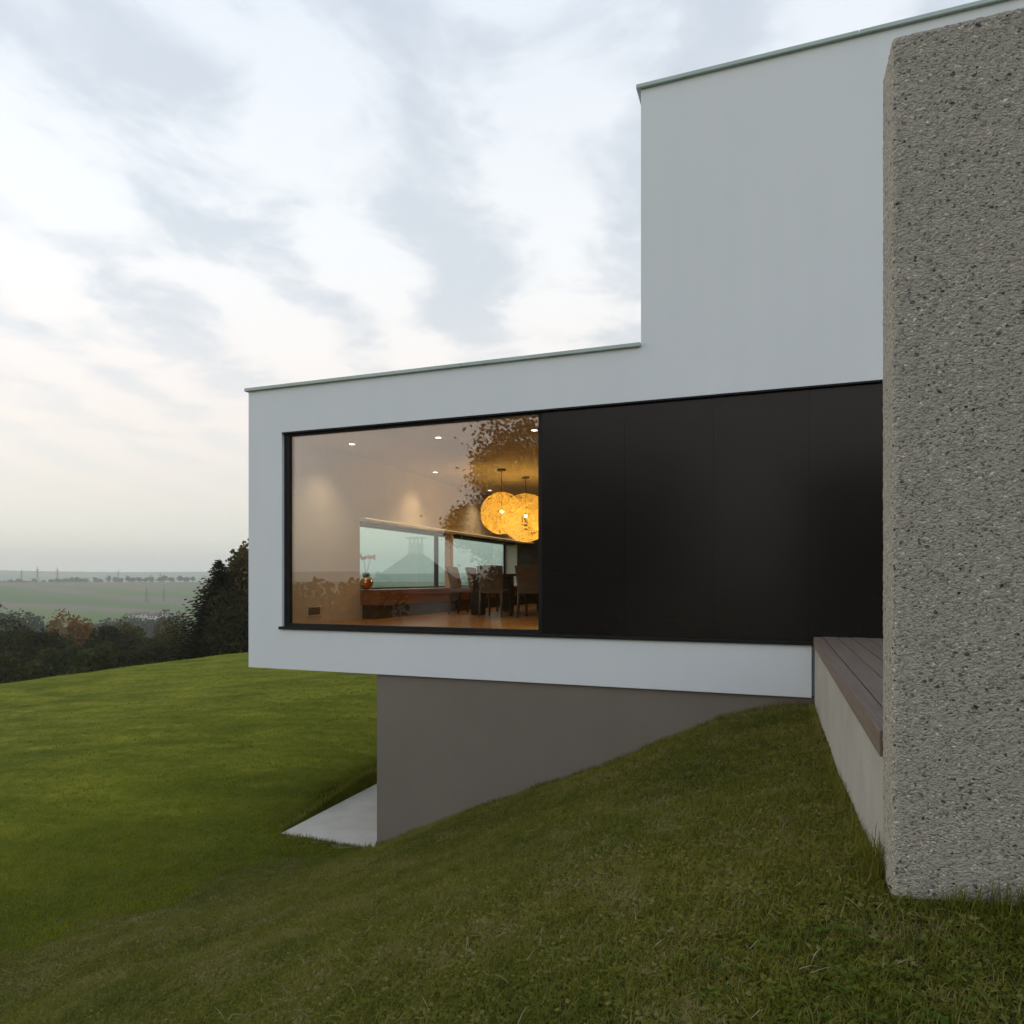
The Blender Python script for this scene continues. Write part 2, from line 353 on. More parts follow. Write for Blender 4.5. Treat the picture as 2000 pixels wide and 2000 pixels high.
# ground material: lawn near, fields far
m, nt, p, pos = newmat('meadow_ground')
sp = N(nt, 'ShaderNodeSeparateXYZ', {0: pos})
rr = N(nt, 'ShaderNodeVectorMath', {0: vm(nt, 'MULTIPLY', pos, (1, 1, 0))}, operation='LENGTH').outputs['Value']
a = noi(nt, pos, .35, 5, .6); b_ = noi(nt, pos, 5, 5, .7); st = noi(nt, vm(nt, 'MULTIPLY', pos, (.35, 1.6, 1)), 1.1, 4, .6)
g = mixc(nt, ma(nt, 'MULTIPLY_ADD', ma(nt, 'SUBTRACT', a, .5), 2.5, .5, clamp=True), (.070, .096, .003), (.175, .190, .010))
g = mixc(nt, ma(nt, 'MULTIPLY', b_, .6), g, (.045, .056, .008))
g = mixc(nt, ma(nt, 'MULTIPLY_ADD', ma(nt, 'SUBTRACT', st, .5), 3, .3, clamp=True), g, (.210, .215, .018))
near_s = mixc(nt, noi(nt, pos, 9, 5, .7), (.028, .032, .008), (.060, .056, .020))
kk = N(nt, 'ShaderNodeMapRange', {'Value': rr, 'From Min': 7, 'From Max': 13}).outputs[0]
g = mixc(nt, kk, near_s, g)
# fields: broad strips
fv = vm(nt, 'MULTIPLY', pos, (.0011, .0042, .0))
f1 = noi(nt, fv, 1.0, 2, .4)
fv2 = noi(nt, vm(nt, 'MULTIPLY', pos, (.004, .03, 0)), 1.0, 3)
field = ramp(nt, ma(nt, 'MULTIPLY_ADD', ma(nt, 'SUBTRACT', f1, .5), 2.6, .5, clamp=True), [(0, (.07, .13, .03)), (.44, (.11, .17, .04)), (.52, (.20, .165, .11)), (.60, (.19, .165, .11)), (.66, (.10, .16, .045)), (1, (.08, .14, .035))])
field = mixc(nt, ma(nt, 'MULTIPLY', fv2, .35), field, (.13, .12, .085))
kf = N(nt, 'ShaderNodeMapRange', {'Value': rr, 'From Min': 60, 'From Max': 260}).outputs[0]
g = mixc(nt, kf, g, field)
nt.links.new(g, p.inputs['Base Color']); p.inputs['Roughness'].default_value = .95; p.inputs['Specular IOR Level'].default_value = .1
bm_ = N(nt, 'ShaderNodeBump', {'Height': noi(nt, pos, 14, 6, .75), 'Strength': .8, 'Distance': .05}); nt.links.new(bm_.outputs[0], p.inputs['Normal'])
M['ground'] = m
mb.m = [0]*len(mb.f)
ground_o = obj('ground', mb, M['ground'], kind='structure', smooth=True)

# ------------------------------------------------------------------ house
house = thing('house', 'white cantilevered flat roofed house with a large lit corner window on a grey brown base', 'house', (-4.7, 7.7, -3.4))
YF = 7.70
xs = [-6.68, -6.130, -1.35, .372, 5.0]; zs = [-1.205, -.676, 1.950, 2.540, 5.360]
mask = [[1,1,1,0],[1,0,0,0],[1,1,1,1],[0,0,1,1]]
obj('front_wall', cellwall(xs, zs, mask, YF, YF+.12), M['plaster'], house)
# end wall with the side opening (cells in y/z)
sw = cellwall([7.82, 9.82, 17.3, 20.3], [-1.205, -.20, .93, 2.54], [[1,1,1],[1,0,1],[1,1,1]], -6.68, -6.28)
sw.v = [(b, a, c) for a, b, c in sw.v]; sw.f = [tuple(reversed(f)) for f in sw.f]
obj('end_wall', sw, M['plaster'], house)
obj('inner_lining', (lambda s: s)(MB().box(-6.2795, -6.2785, 7.83, 9.81, -.655, 1.955).box(-6.2795, -6.2785, 9.81, 17.31, 1.0, 1.955).box(-6.2795,-6.2785,9.81,17.31,-.655,-.21).box(-6.2795,-6.2785,17.31,20.0,-.655,1.955)), M['wallwarm'], house)
obj('ledge', MB().box(-6.277, -6.17, 9.80, 19.99, .935, .985), M['interior'], house, label='thin ledge with an added glow strip on its front edge')
M['cove'] = emis('ledge_glow', (1, .66, .36), .85)  # emission added to brighten the ledge's front edge
obj('glow_strip', MB().box(-6.168, -6.163, 9.81, 19.98, .972, .984), M['cove'], house, label='thin glowing strip added to brighten the ledge edge')
obj('window_lintel', MB().box(-6.60, -6.285, 9.825, 17.295, .885, .928), M['frame'], house)
obj('floor_slab', MB().box(-6.28, 5.0, YF+.12, 20.3, -1.205, -.70), M['plaster'], house)
fl = obj('floor', MB().box(-6.275, 2.0, 7.83, 20.0, -.70, -.67), M['floorwood'], house)
# floor boards
bw = .22; k = 0; x = -6.272; rnd = random.Random(4)
bm_mesh = None
while x < 1.9:
    y = 7.832-rnd.random()*2.0
    while y < 20:
        y1 = min(y+2.2, 19.99); y0 = max(y, 7.832)
        if y1-y0 > .05:
            if bm_mesh is None or True:
                obj('floorboard', MB().box(x, x+bw-.003, y0, y1-.003, -.67, -.655), M['floorwood'], fl)
        y += 2.2
    x += bw
obj('ceiling', MB().box(-6.275, 2.0, 7.83, 20.0, 1.957, 1.99), M['interior'], house)
obj('back_wall', MB().box(-6.28, 5.0, 20.0, 20.3, -.70, 2.50), M['wallwarm'], house)
obj('inner_wall', MB().box(2.0, 2.2, 7.83, 20.0, -.70, 2.0), M['wallwarm'], house)
obj('roof', MB().box(-6.28, -1.35, YF+.12, 20.0, 2.0, 2.50), M['coping'], house, label='flat roof over the low wing')
up = MB().box(-1.35, -1.05, YF+.12, 15, 2.5, 5.36).box(-1.05, 5, 14.7, 15, 2.5, 5.36).box(4.7,5,YF+.12,14.7,2.5,5.36)
obj('upper_side_wall', up, M['plaster'], house)
obj('upper_roof', MB().box(-1.05, 4.7, YF+.12, 14.7, 5.0, 5.30), M['coping'], house)
# copings in lengths with open joints
def cop(x0, x1, y0, y1, z): obj('coping', MB().box(x0, x1, y0, y1, z, z+.042), M['coping'], house, bevel=.004)
cop(-6.722, -5.663, YF-.038, YF+.30, 2.541); cop(-5.658, -3.50, YF-.038, YF+.30, 2.541); cop(-3.495, -1.352, YF-.038, YF+.30, 2.541)
cop(-6.722, -6.26, YF+.302, 12, 2.541); cop(-6.722, -6.26, 12.005, 20.3, 2.541)
cop(-1.397, .80, YF-.038, YF+.30, 5.361); cop(.805, 3.0, YF-.038, YF+.30, 5.361); cop(3.005, 5.05, YF-.038, YF+.30, 5.361)
cop(-1.397, -1.0, YF+.302, 15.03, 5.361)
# base
obj('base_wall', MB().box(-4.695, 3, 7.735, 19.5, -5.2, -1.206), M['taupe'], house)
# sill and recess trims
obj('sill', MB().box(-6.165, .374, YF-.028, 7.80, -.674, -.638), M['frame'], house, label='dark projecting metal sill', bevel=.003)
obj('head_trim', MB().box(-6.128, 5.0, YF-.004, YF+.1, 1.930, 1.948), M['frame'], house)
# picture window
YG = 7.758
win = obj('window', MB().box(-6.128, -6.050, YG-.012, YG+.06, -.636, 1.929).box(-2.548, -2.505, YG-.012, YG+.06, -.636, 1.929).box(-6.050, -2.548, YG-.012, YG+.06, 1.905, 1.929).box(-6.050, -2.548, YG-.012, YG+.06, -.636, -.598), M['frame'], house, label='large picture window in a thin black frame')
pane_m = MB().add([(-6.049, YG+.02, -.597), (-2.549, YG+.02, -.597), (-2.549, YG+.02, 1.904), (-6.049, YG+.02, 1.904)], [(0,1,2,3)])
pane_m.add([(-6.049, YG+.044, -.597), (-2.549, YG+.044, -.597), (-2.549, YG+.044, 1.904), (-6.049, YG+.044, 1.904)], [(0,3,2,1)])
obj('pane', pane_m, M['glass'], win)
# cladding panels
pj = [-2.503, -1.538, -.585, .356, 1.30, 2.25, 3.2, 4.15, 5.0]
for i in range(len(pj)-1):
    obj('cladding_panel', MB().box(pj[i]+.0011, pj[i+1]-.0011, YG-.014, YG+.022, -.637, 1.928), M['clad'], house, bevel=.0008)
obj('cladding_backing', MB().box(-2.503, 5.0, YG+.024, YG+.05, -.636, 1.93), M['frame'], house)
obj('inner_front_wall', MB().box(-2.5, 2.0, YG+.055, 7.828, -.66, 1.955), M['wallwarm'], house)
# side window
swin = obj('side_window', MB().box(-6.64, -6.60, 9.821, 9.87, -.199, .929).box(-6.64, -6.60, 17.25, 17.299, -.199, .929).box(-6.64,-6.60,9.87,17.25,-.199,-.16).box(-6.64,-6.60,9.87,17.25,.889,.929).box(-6.64,-6.58,13.20,13.29,-.16,.889), M['frame'], house, label='long low window in the end wall with green tinted panes')
for a, b_ in ((9.871, 13.199), (13.291, 17.249)):
    obj('pane', MB().add([(-6.62, a, -.159), (-6.62, b_, -.159), (-6.62, b_, .888), (-6.62, a, .888)], [(0,1,2,3)]), M['sideglass'], swin)
obj('window_post', MB().box(-6.27, -6.14, 12.95, 13.08, -.19, .934), M['post'], house)

# ------------------------------------------------------------------ interior things
t = thing('wall_bench', 'low floating walnut box bench below the green tinted side window', 'bench', (-6.1, 13, -.655))
obj('body', MB().box(-6.277, -5.90, 9.83, 17.2, -.43, -.205), M['bench'], t, bevel=.004)
obj('top', MB().box(-6.59, -5.895, 9.825, 17.205, -.199, -.185), M['bench'], t)
obj('plinth', MB().box(-6.27, -6.0, 9.88, 17.1, -.655, -.435), M['plinth'], t)
t = thing('cabinet', 'dark built in cupboard standing past the far end of the side window', 'cabinet', (-6, 18.6, -.655))
obj('body', MB().box(-6.277, -5.1, 17.302, 19.98, -.655, .925), M['black'], t, bevel=.004)
for yy in (17.34, 18.22, 19.11): obj('door', MB().box(-5.098, -5.075, yy, yy+.86, -.6, .84), M['black'], t)
t = thing('floor_vent', 'small louvred vent low on the inner wall near the left window edge', 'vent', (-6.27, 8.59, -.47))
obj('frame', MB().box(-6.278, -6.262, 8.42, 8.445, -.55, -.40).box(-6.278, -6.262, 8.735, 8.76, -.55, -.40).box(-6.278,-6.262,8.445,8.735,-.55,-.53).box(-6.278,-6.262,8.445,8.735,-.42,-.40), M['whiteplastic'], t)
for i in range(5): obj('slat', MB().box(-6.277, -6.264, 8.446, 8.734, -.522+i*.021, -.512+i*.021), M['metal'], t)
t = thing('wall_socket', 'small double socket beside the louvred vent on the inner wall', 'socket', (-6.27, 9.05, -.45))
for z in (-.50, -.41): obj('socket_plate', MB().box(-6.278, -6.268, 9.02, 9.11, z, z+.07), M['whiteplastic'], t, bevel=.004)
# bowl with orchid
bx, by = -6.27, 9.99
prof = [(.001, 0)]+[(.118*math.sin(a), .115-.118*math.cos(a)) for a in np.linspace(.35, 2.45, 16)]+[(.066, .19), (.05, .10)]
o = obj('copper_bowl', MB().lathe(prof, (bx, by, -.184), 32), M['copper'], smooth=True)
props(o, 'round polished copper bowl on the near end of the bench', 'bowl')
t = thing('orchid', 'pale peach orchid on two thin stems standing in the copper bowl', 'plant', (bx, by, -.04))
obj('pot', MB().lathe([(.001, 0), (.05, 0), (.06, .16), (.052, .165), (.045, .12)], (bx, by, -.07), 16), M['pot'], t, smooth=True)
rn = random.Random(3)
for dx, dy in ((-.01, -.04), (.03, .06)):
    pts = [(bx+dx*s, by+dy*s, .05+s*.22) for s in (0, .5, 1, 1.4)]
    obj('stem', MB().tube(pts, .004, 6), M['stem'], t, smooth=True)
    fl_ = MB()
    for k in range(6):
        cx, cy, cz = bx+dx*1.4+rn.uniform(-.05, .05), by+dy*1.4+rn.uniform(-.07, .05), .35+rn.uniform(-.05, .03)
        for q in range(5):
            aq = q*1.256+rn.random(); d1 = Vector((math.cos(aq)*.02+.01, math.cos(aq), math.sin(aq))); side = Vector((.15, -math.sin(aq), math.cos(aq)))
            c0 = Vector((cx, cy, cz)); fl_.add([c0, c0+d1*.02+side*.014, c0+d1*.038, c0+d1*.02-side*.014], [(0,1,2,3)])
    obj('blossom', fl_, M['petal'], t)
# ceiling downlights
DL = [(-5.73, 8.75), (-4.34, 8.76), (-2.94, 8.77), (-5.81, 11.6), (-5.87, 14.4), (-5.9, 17.3), (-1.5, 8.77)]
dlab = ['recessed ceiling spot nearest the left edge of the big window', 'recessed ceiling spot in the middle of the front row', 'recessed ceiling spot above the maple reflection by the right window edge', 'recessed ceiling spot along the end wall above the side window', 'recessed ceiling spot just left of the first globe lamp', 'farthest recessed ceiling spot along the end wall seen past the globe lamps', 'recessed ceiling spot behind the dark cladding']
for (x, y), lb in zip(DL, dlab):
    t = thing('ceiling_spot', lb, 'downlight', (x, y, 1.957), group='recessed ceiling spots')
    obj('ring', MB().lathe([(.055, 0), (.055, -.004), (.042, -.005), (.040, -.001)], (x, y, 1.9565), 20), M['whiteplastic'], t, smooth=True)
    obj('lens', MB().lathe([(.001, 0), (.0405, 0)], (x, y, 1.9535), 20), M['spot_on'], t)
    l = bpy.data.lights.new('spot_light', 'SPOT'); l.energy = 42; l.color = (1, .72, .42); l.spot_size = R(118); l.spot_blend = 1.0; l.shadow_soft_size = .02
    lo = bpy.data.objects.new('spot_light', l); C.objects.link(lo); lo.parent = t; lo.location = (0, 0, -.012)
# pendant globes of wound thread
mS, nt, p, pos = newmat('lamp_thread'); p.inputs['Base Color'].default_value = (.85, .62, .22, 1); p.inputs['Roughness'].default_value = .8
nt.nodes.clear()
d_ = N(nt, 'ShaderNodeBsdfDiffuse', {'Color': (.86, .74, .40, 1)}); tr = N(nt, 'ShaderNodeBsdfTranslucent', {'Color': (.86, .72, .36, 1)})
mx = N(nt, 'ShaderNodeMixShader', {0: .55, 1: d_.outputs[0], 2: tr.outputs[0]}); N(nt, 'ShaderNodeOutputMaterial', {0: mx.outputs[0]})
M['thread'] = mS
def thread_ball(r, seed, n=95):
    rg = random.Random(seed); mb = MB()
    for i in range(n):
        ax = Vector((rg.gauss(0, 1), rg.gauss(0, 1), rg.gauss(0, 1))).normalized(); a = ax.orthogonal().normalized(); b = ax.cross(a)
        h = rg.uniform(-.55, .55); q = math.sqrt(1-h*h); wd = rg.uniform(.005, .009); S = 40; vs = []; wob = rg.uniform(0, 6)
        rr_ = r*rg.uniform(.985, 1.0)
        for k in range(S):
            th_ = 2*math.pi*k/S; hh_ = h+.06*math.sin(2*th_+wob); qq = math.sqrt(max(0, 1-hh_*hh_)); c_ = (a*math.cos(th_)+b*math.sin(th_))*qq+ax*hh_
            vs += [c_*rr_-ax*wd*.5, c_*rr_+ax*wd*.5]
        mb.add(vs, [(2*k, 2*((k+1) % S), 2*((k+1) % S)+1, 2*k+1) for k in range(S)])
    return mb
def pendant(x, y, z, r, seed, lb):
    t = thing('pendant_lamp', lb, 'lamp', (x, y, 1.957), group='wound thread globe lamps')
    obj('canopy', MB().lathe([(.001, 0), (.075, 0), (.075, -.03), (.001, -.03)], (x, y, 1.956), 20), M['pot'], t)
    obj('cord', MB().tube([(x, y, 1.925), (x, y, z+.06)], .006, 6), M['pot'], t)
    tb = thread_ball(r, seed); tb.v = [(a+x, b+y, c+z) for a, b, c in tb.v]
    obj('globe_shade', tb, M['thread'], t)
    obj('bulb', MB().lathe([(.001, .03), (.02, .022), (.03, 0), (.02, -.022), (.001, -.03)], (x, y, z+.03), 12), M['bulb'], t, smooth=True)
    l = bpy.data.lights.new('bulb_light', 'POINT'); l.energy = 19*(r/.4)**2; l.color = (1, .56, .14); l.shadow_soft_size = .05
    lo = bpy.data.objects.new('bulb_light', l); C.objects.link(lo); lo.parent = t; lo.location = (0, 0, z-1.957-.05)
pendant(-4.54, 11.7, 1.17, .38, 1, 'glowing yellow thread globe lamp hanging leftmost and nearest')
pendant(-4.45, 12.75, 1.17, .47, 2, 'largest glowing yellow thread globe lamp behind the first one')
pendant(-3.72, 11.6, 1.03, .24, 3, 'small glowing yellow thread globe lamp cut off by the right window edge')
# table
t = thing('dining_table', 'dark square dining table under the globe lamps', 'table', (-4.25, 12.35, -.655))
obj('tabletop', MB().box(-5.05, -3.35, 11.5, 13.2, .045, .085), M['black'], t, bevel=.004)
for a in (-5.03, -3.55):
    for b_ in (11.52, 13.0): obj('leg', MB().box(a, a+.18, b_, b_+.18, -.654, .044), M['black'], t, bevel=.003)
def make_chair(lb):
    t = thing('dining_chair', lb, 'chair', (0, 0, 0), group='leather chairs round the dining table')
    def bend(pts): return pts
    mb = MB(); nx, nz = 6, 7; vs = []
    for side in (0, 1):
        for j in range(nz+1):
            for i in range(nx+1):
                u = i/nx*2-1; v = j/nz; wv_ = .215+.018*v
                vs.append((u*wv_, -.20-.09*v**1.4+(.035 if side else 0)+.03*(1-u*u)*-1*(.3+v*.7), .46+v*.42-.012*u*u*v))
    fs = []; W = nx+1; off = (nx+1)*(nz+1)
    for j in range(nz):
        for i in range(nx):
            a = j*W+i; fs.append((a, a+1, a+W+1, a+W)); fs.append((off+a, off+a+W, off+a+W+1, off+a+1))
    ring = [i for i in range(W)]+[j*W+nx for j in range(1, nz+1)]+[nz*W+i for i in range(nx-1, -1, -1)]+[j*W for j in range(nz-1, 0, -1)]
    for q in range(len(ring)):
        a, b = ring[q], ring[(q+1) % len(ring)]; fs.append((b, a, off+a, off+b))
    obj('backrest', mb.add(vs, fs), M['leather'], t, smooth=True, world=False, bevel=.006)
    obj('seat', MB().box(-.225, .225, -.20, .24, .405, .465), M['leather'], t, world=False, bevel=.015)
    for sx in (-1, 1):
        obj('leg', MB().tube([(sx*.195, .21, .405), (sx*.2, .225, 0)], [.026, .018], 8), M['black'], t, world=False)
        obj('leg', MB().tube([(sx*.195, -.18, .405), (sx*.205, -.24, 0)], [.026, .018], 8), M['black'], t, world=False)
    return t
ch = make_chair('leather chair with its back to the big window at the near left of the table')
ch.location = (-4.47, 11.22, -.655)
others = [(-3.78, 11.22, 0, 'leather chair at the near right of the table cut off by the window edge'),
          (-5.32, 11.85, -90, 'leather chair at the left side of the table nearest the big window'),
          (-5.32, 12.7, -90, 'leather chair at the left side of the table farther back'),
          (-4.6, 13.55, 180, 'leather chair at the far left of the table'),
          (-3.85, 13.55, 180, 'leather chair at the far right of the table'),
          (-3.1, 11.9, 90, 'leather chair at the right side of the table behind the cladding'),
          (-3.1, 12.7, 90, 'farther leather chair at the right side of the table')]
for x, y, a, lb in others:
    c = copy_tree(ch, None, lb); c.location = (x, y, -.655); c.rotation_euler = (0, 0, R(a))

# ------------------------------------------------------------------ terrace slab, deck, concrete wall
o = obj('terrace_slab', MB().box(-6.15, -4.70, 7.69, 14, -3.62, -3.395), M['slab'], bevel=.012)
props(o, 'pale concrete terrace slab beside the grey brown base wall', 'slab')
deck = thing('deck', 'raised timber deck on a pale concrete kerb between house and rough wall', 'deck', (.4, 5.4, -1.2))
obj('kerb', MB().box(.400, .56, 3.035, 7.672, -2.0, -.692), M['concrete'], deck, bevel=.006)
obj('fascia_board', MB().box(.390, .470, 3.045, 7.690, -.690, -.588), M['deck'], deck, bevel=.003)
obj('joist_bed', MB().box(.57, 5.0, 3.05, 7.69, -1.3, -.63), M['frame'], deck)
x = .477
for i in range(30):
    wd_ = .134
    obj('plank', MB().box(x, x+wd_-.007, 3.045, 7.735, -.616, -.588+(random.Random(i).uniform(-.0015, .0015))), M['deck'], deck, bevel=.003)
    x += wd_
    if x > 4.8: break
# concrete wall: fine grid skin with real relief on the faces that show
def rough_wall(x0, x1, y0, y1, z0, z1, step=.011, ch_=.012):
    # closed box shell: perimeter loop swept up, rounded vertical edges
    per = []
    def seg(a, b):
        n_ = max(1, int((Vector(b)-Vector(a)).length/step))
        for k in range(n_): per.append(tuple(Vector(a).lerp(Vector(b), k/n_)))
    c = .014
    seg((x0, y1-c), (x0, y0+c)); seg((x0, y0+c), (x0+c*.3, y0+c*.3)); seg((x0+c*.3, y0+c*.3), (x0+c, y0)); seg((x0+c, y0), (x1, y0))
    n0 = len(per)
    per.append((x1, y0)); per.append((x1, y1)); per.append((x0+c, y1))
    nz = int((z1-z0)/step); vs = []; P_ = len(per)
    for j in range(nz+1):
        z = z0+(z1-z0)*j/nz
        for i, (x, y) in enumerate(per):
            d = 0
            if i < n0:
                q = Vector((x, y, z)); d = noise.noise(q*9)*.0008+noise.noise(q*42)*.0013+noise.noise(q*95)*.0022
                nrm = Vector((-1, 0, 0)) if (x <= x0+1e-6) else (Vector((0, -1, 0)) if y <= y0+1e-6 else Vector((-.7, -.7, 0)))
                q = q+nrm*d; vs.append((q.x, q.y, q.z+(noise.noise(q*60)*.003 if j == nz else 0)))
            else: vs.append((x, y, z))
    fs = []
    for j in range(nz):
        for i in range(P_):
            k = (i+1) % P_; fs.append((j*P_+i, j*P_+k, (j+1)*P_+k, (j+1)*P_+i))
    fs.append(tuple(nz*P_+i for i in range(P_))); fs.append(tuple(range(P_-1, -1, -1)))
    return MB().add(vs, fs)
o = obj('concrete_wall', rough_wall(.398, 3.2, 2.78, 3.03, -1.6, 1.90), M['aggregate'], smooth=True)
props(o, 'tall rough washed concrete wall slab in the right foreground', 'wall')

# ------------------------------------------------------------------ foliage
def foliage_mat(name, cols, scale=.6, trans=.25):
    m = bpy.data.materials.new(name); m.use_nodes = True; nt = m.node_tree; nt.nodes.clear()
    pos = N(nt, 'ShaderNodeNewGeometry').outputs['Position']
    n = noi(nt, pos, scale, 4, .7); fine = noi(nt, pos, scale*9, 2, .6)
    c = ramp(nt, ma(nt, 'MULTIPLY_ADD', ma(nt, 'SUBTRACT', ma(nt, 'ADD', ma(nt, 'MULTIPLY', n, .65), ma(nt, 'MULTIPLY', fine, .35)), .5), 3.2, .5, clamp=True), cols)
    d = N(nt, 'ShaderNodeBsdfDiffuse', {'Color': c}); tr = N(nt, 'ShaderNodeBsdfTranslucent', {'Color': c})
    mx = N(nt, 'ShaderNodeMixShader', {0: trans, 1: d.outputs[0], 2: tr.outputs[0]}); N(nt, 'ShaderNodeOutputMaterial', {0: mx.outputs[0]}); return m
G1 = (.030, .036, .012); G2 = (.055, .062, .018); G3 = (.085, .085, .022)
M['f_dark'] = foliage_mat('dark_leaves', [(0, (.022, .026, .011)), (.5, (.038, .040, .014)), (1, (.072, .068, .022))], .5)
M['f_green'] = foliage_mat('green_leaves', [(0, G1), (.5, G2), (.85, G3), (1, (.12, .085, .03))], .5)
M['f_olive'] = foliage_mat('olive_brown_leaves', [(0, G1), (.35, (.075, .062, .022)), (.7, (.13, .095, .035)), (1, (.17, .10, .035))], .45)
M['f_orange'] = foliage_mat('autumn_leaves', [(0, (.06, .06, .022)), (.4, (.16, .11, .038)), (.7, (.27, .145, .045)), (1, (.36, .14, .045))], .35)
M['f_spruce'] = foliage_mat('spruce_needles', [(0, (.018, .020, .010)), (.6, (.036, .034, .016)), (1, (.062, .050, .022))], .8, .05)
M['f_far'] = foliage_mat('far_leaves', [(0, (.025, .035, .018)), (.6, (.04, .05, .022)), (1, (.07, .06, .03))], .05)
def crown(c, rx, ry, rz, n, s, rng, lobes=9, flat=.0, leaf=None, core=.62, ls=(.36, .56), lr=(.25, .62), fuzz=.06):
    """leaf quads spread through several lobes, denser towards each lobe's skin"""
    L = []
    for i in range(lobes):
        d = rng.normal(size=3); d /= np.linalg.norm(d)
        rr = rng.uniform(*lr) if i else 0
        sc = rng.uniform(*ls) if i else core
        L.append((np.array([d[0]*rr*rx, d[1]*rr*ry, d[2]*rr*rz]), sc))
    idx = rng.integers(0, lobes, n); d = rng.normal(size=(n, 3)); d /= np.linalg.norm(d, axis=1)[:, None]
    r = rng.uniform(.45, 1.0, n)**.45*(1+rng.normal(size=n)*fuzz)
    cen = np.array([L[i][0] for i in idx]); sc = np.array([L[i][1] for i in idx])
    P = cen+d*(r*sc)[:, None]*np.array([rx, ry, rz])
    P = P+np.array(c)
    a = rng.normal(size=(n, 3)); a /= np.linalg.norm(a, axis=1)[:, None]; b = np.cross(a, rng.normal(size=(n, 3))); b /= np.linalg.norm(b, axis=1)[:, None]
    sz = s*rng.uniform(.6, 1.4, n)[:, None]
    if leaf: sz2 = sz*leaf
    else: sz2 = sz*.7
    V = np.stack([P-a*sz*.5, P+b*sz2*.5, P+a*sz*.5, P-b*sz2*.5], 1).reshape(-1, 3)
    mb = MB(); mb.v = [tuple(q) for q in V.tolist()]; mb.f = [(4*i, 4*i+1, 4*i+2, 4*i+3) for i in range(n)]; mb.m = [0]*n
    return mb
def tree(name, lb, cat, base, h, cw, mat, n, s, seed, group=None, crown_from=.25, limbs=6, squash=1.0, leaf=None):
    rng = np.random.default_rng(seed); t = thing(name, lb, cat, base, group)
    b = Vector(base); tr = MB(); rad = h*.028
    top = b+Vector((rng.normal()*.03*h, rng.normal()*.03*h, h*.8))
    mid = b.lerp(top, .5)+Vector((rng.normal()*.02*h, rng.normal()*.02*h, 0))
    tr.tube([b-Vector((0, 0, .3)), b+Vector((0, 0, h*.1)), mid, top], [rad*1.3, rad, rad*.6, rad*.15], 7)
    for i in range(limbs):
        f_ = rng.uniform(.28, .75); p0 = b.lerp(top, f_); an = rng.uniform(0, 6.28); ln = cw*rng.uniform(.5, .85)
        p2 = p0+Vector((math.cos(an)*ln, math.sin(an)*ln, h*rng.uniform(.08, .25))); p1 = p0.lerp(p2, .5)+Vector((0, 0, h*.03))
        tr.tube([p0, p1, p2], [rad*.5*(1.1-f_), rad*.3*(1.1-f_), rad*.06], 5)
    obj('trunk', tr, M['bark'], t, smooth=True)
    cz = b.z+h*(crown_from+1)/2; rz = h*(1-crown_from)/2*1.08*squash
    obj('crown', crown((b.x, b.y, cz), cw, cw, rz, n, s, rng, lobes=15, leaf=leaf), mat, t)
    return t
def spruce(name, lb, base, h, w_, seed, n_tier=26, mat='f_spruce', dens=1.0, group=None):
    rng = np.random.default_rng(seed); t = thing(name, lb, 'tree', base, group); b = Vector(base)
    obj('trunk', MB().tube([b-Vector((0,0,.3)), b+Vector((0, 0, h*.98))], [h*.022, .02], 7), M['bark'], t, smooth=True)
    br = MB()
    for k in range(n_tier):
        f_ = (k+.5)/n_tier; z0_ = b.z+h*(.05+.93*f_); L = w_*(1-f_)**.85+.12
        nb = int((11+rng.integers(0, 3))*dens)
        for q in range(nb):
            an = 2*math.pi*(q+rng.random()*.9)/nb; ll = L*rng.uniform(.55, 1.15); z = z0_+rng.uniform(-.5, .5)*h/n_tier*2.2; d = Vector((math.cos(an), math.sin(an), 0)); sd_ = Vector((-d.y, d.x, 0))
            S = max(4, int(ll/.22)); 
            for i in range(S):
                u = (i+.5)/S; pz = z-ll*.30*math.sin(u*2.2)+ll*.34*max(0, u-.55)*1.8
                c0 = Vector((b.x, b.y, pz))+d*ll*u; wd_ = ll*.22*(1-u)**.6+.13
                for sgn in (-1, 1):
                    tip = c0+sd_*sgn*wd_*rng.uniform(.7, 1.2)+d*wd_*.7+Vector((0, 0, -.05+rng.normal()*.05))
                    br.add([c0-d*.05, c0+d*.16, tip, c0+sd_*sgn*.02+d*.02-Vector((0, 0, .07))], [(0, 1, 2), (0, 2, 3)])
            e = Vector((b.x, b.y, z-ll*.30*math.sin(2.2)+ll*.27))+d*ll
            br.add([e-d*.3+sd_*.06, e+d*.14+Vector((0, 0, .10)), e-d*.3-sd_*.06], [(0, 1, 2)])
    obj('branches', br, M[mat], t)
    return t
def on(u, t, dz=0.0):
    p_ = at(u, 1130, t); return (p_.x, p_.y, gz(p_.x, p_.y)+dz)
def htop(u, v, t):            # height of a tree standing at distance t whose top shows at v
    return at(u, v, t).z-gz(at(u, v, t).x, at(u, v, t).y)

spruce('spruce_tree', 'dark spruce with upturned branch tips left of the white house', on(428, 52), htop(424, 1092, 52), 6.0, 5, n_tier=38, dens=1.5)
tree('maple_tree', 'broad brown green maple rising behind the dark spruce beside the house', 'tree', on(476, 54), htop(476, 1054, 54), 3.3, M['f_olive'], 17000, .36, 7, crown_from=.0)
tree('beech_tree', 'dark rounded tree at the foot of the spruce beside the house', 'tree', on(462, 50), htop(458, 1150, 50), 2.4, M['f_dark'], 8000, .30, 8, crown_from=.0)
tree('shrub', 'low yellow green bush leaning from the spruce towards the valley', 'bush', on(352, 66), htop(345, 1190, 66), 2.1, M['f_green'], 4000, .25, 9, crown_from=.0)
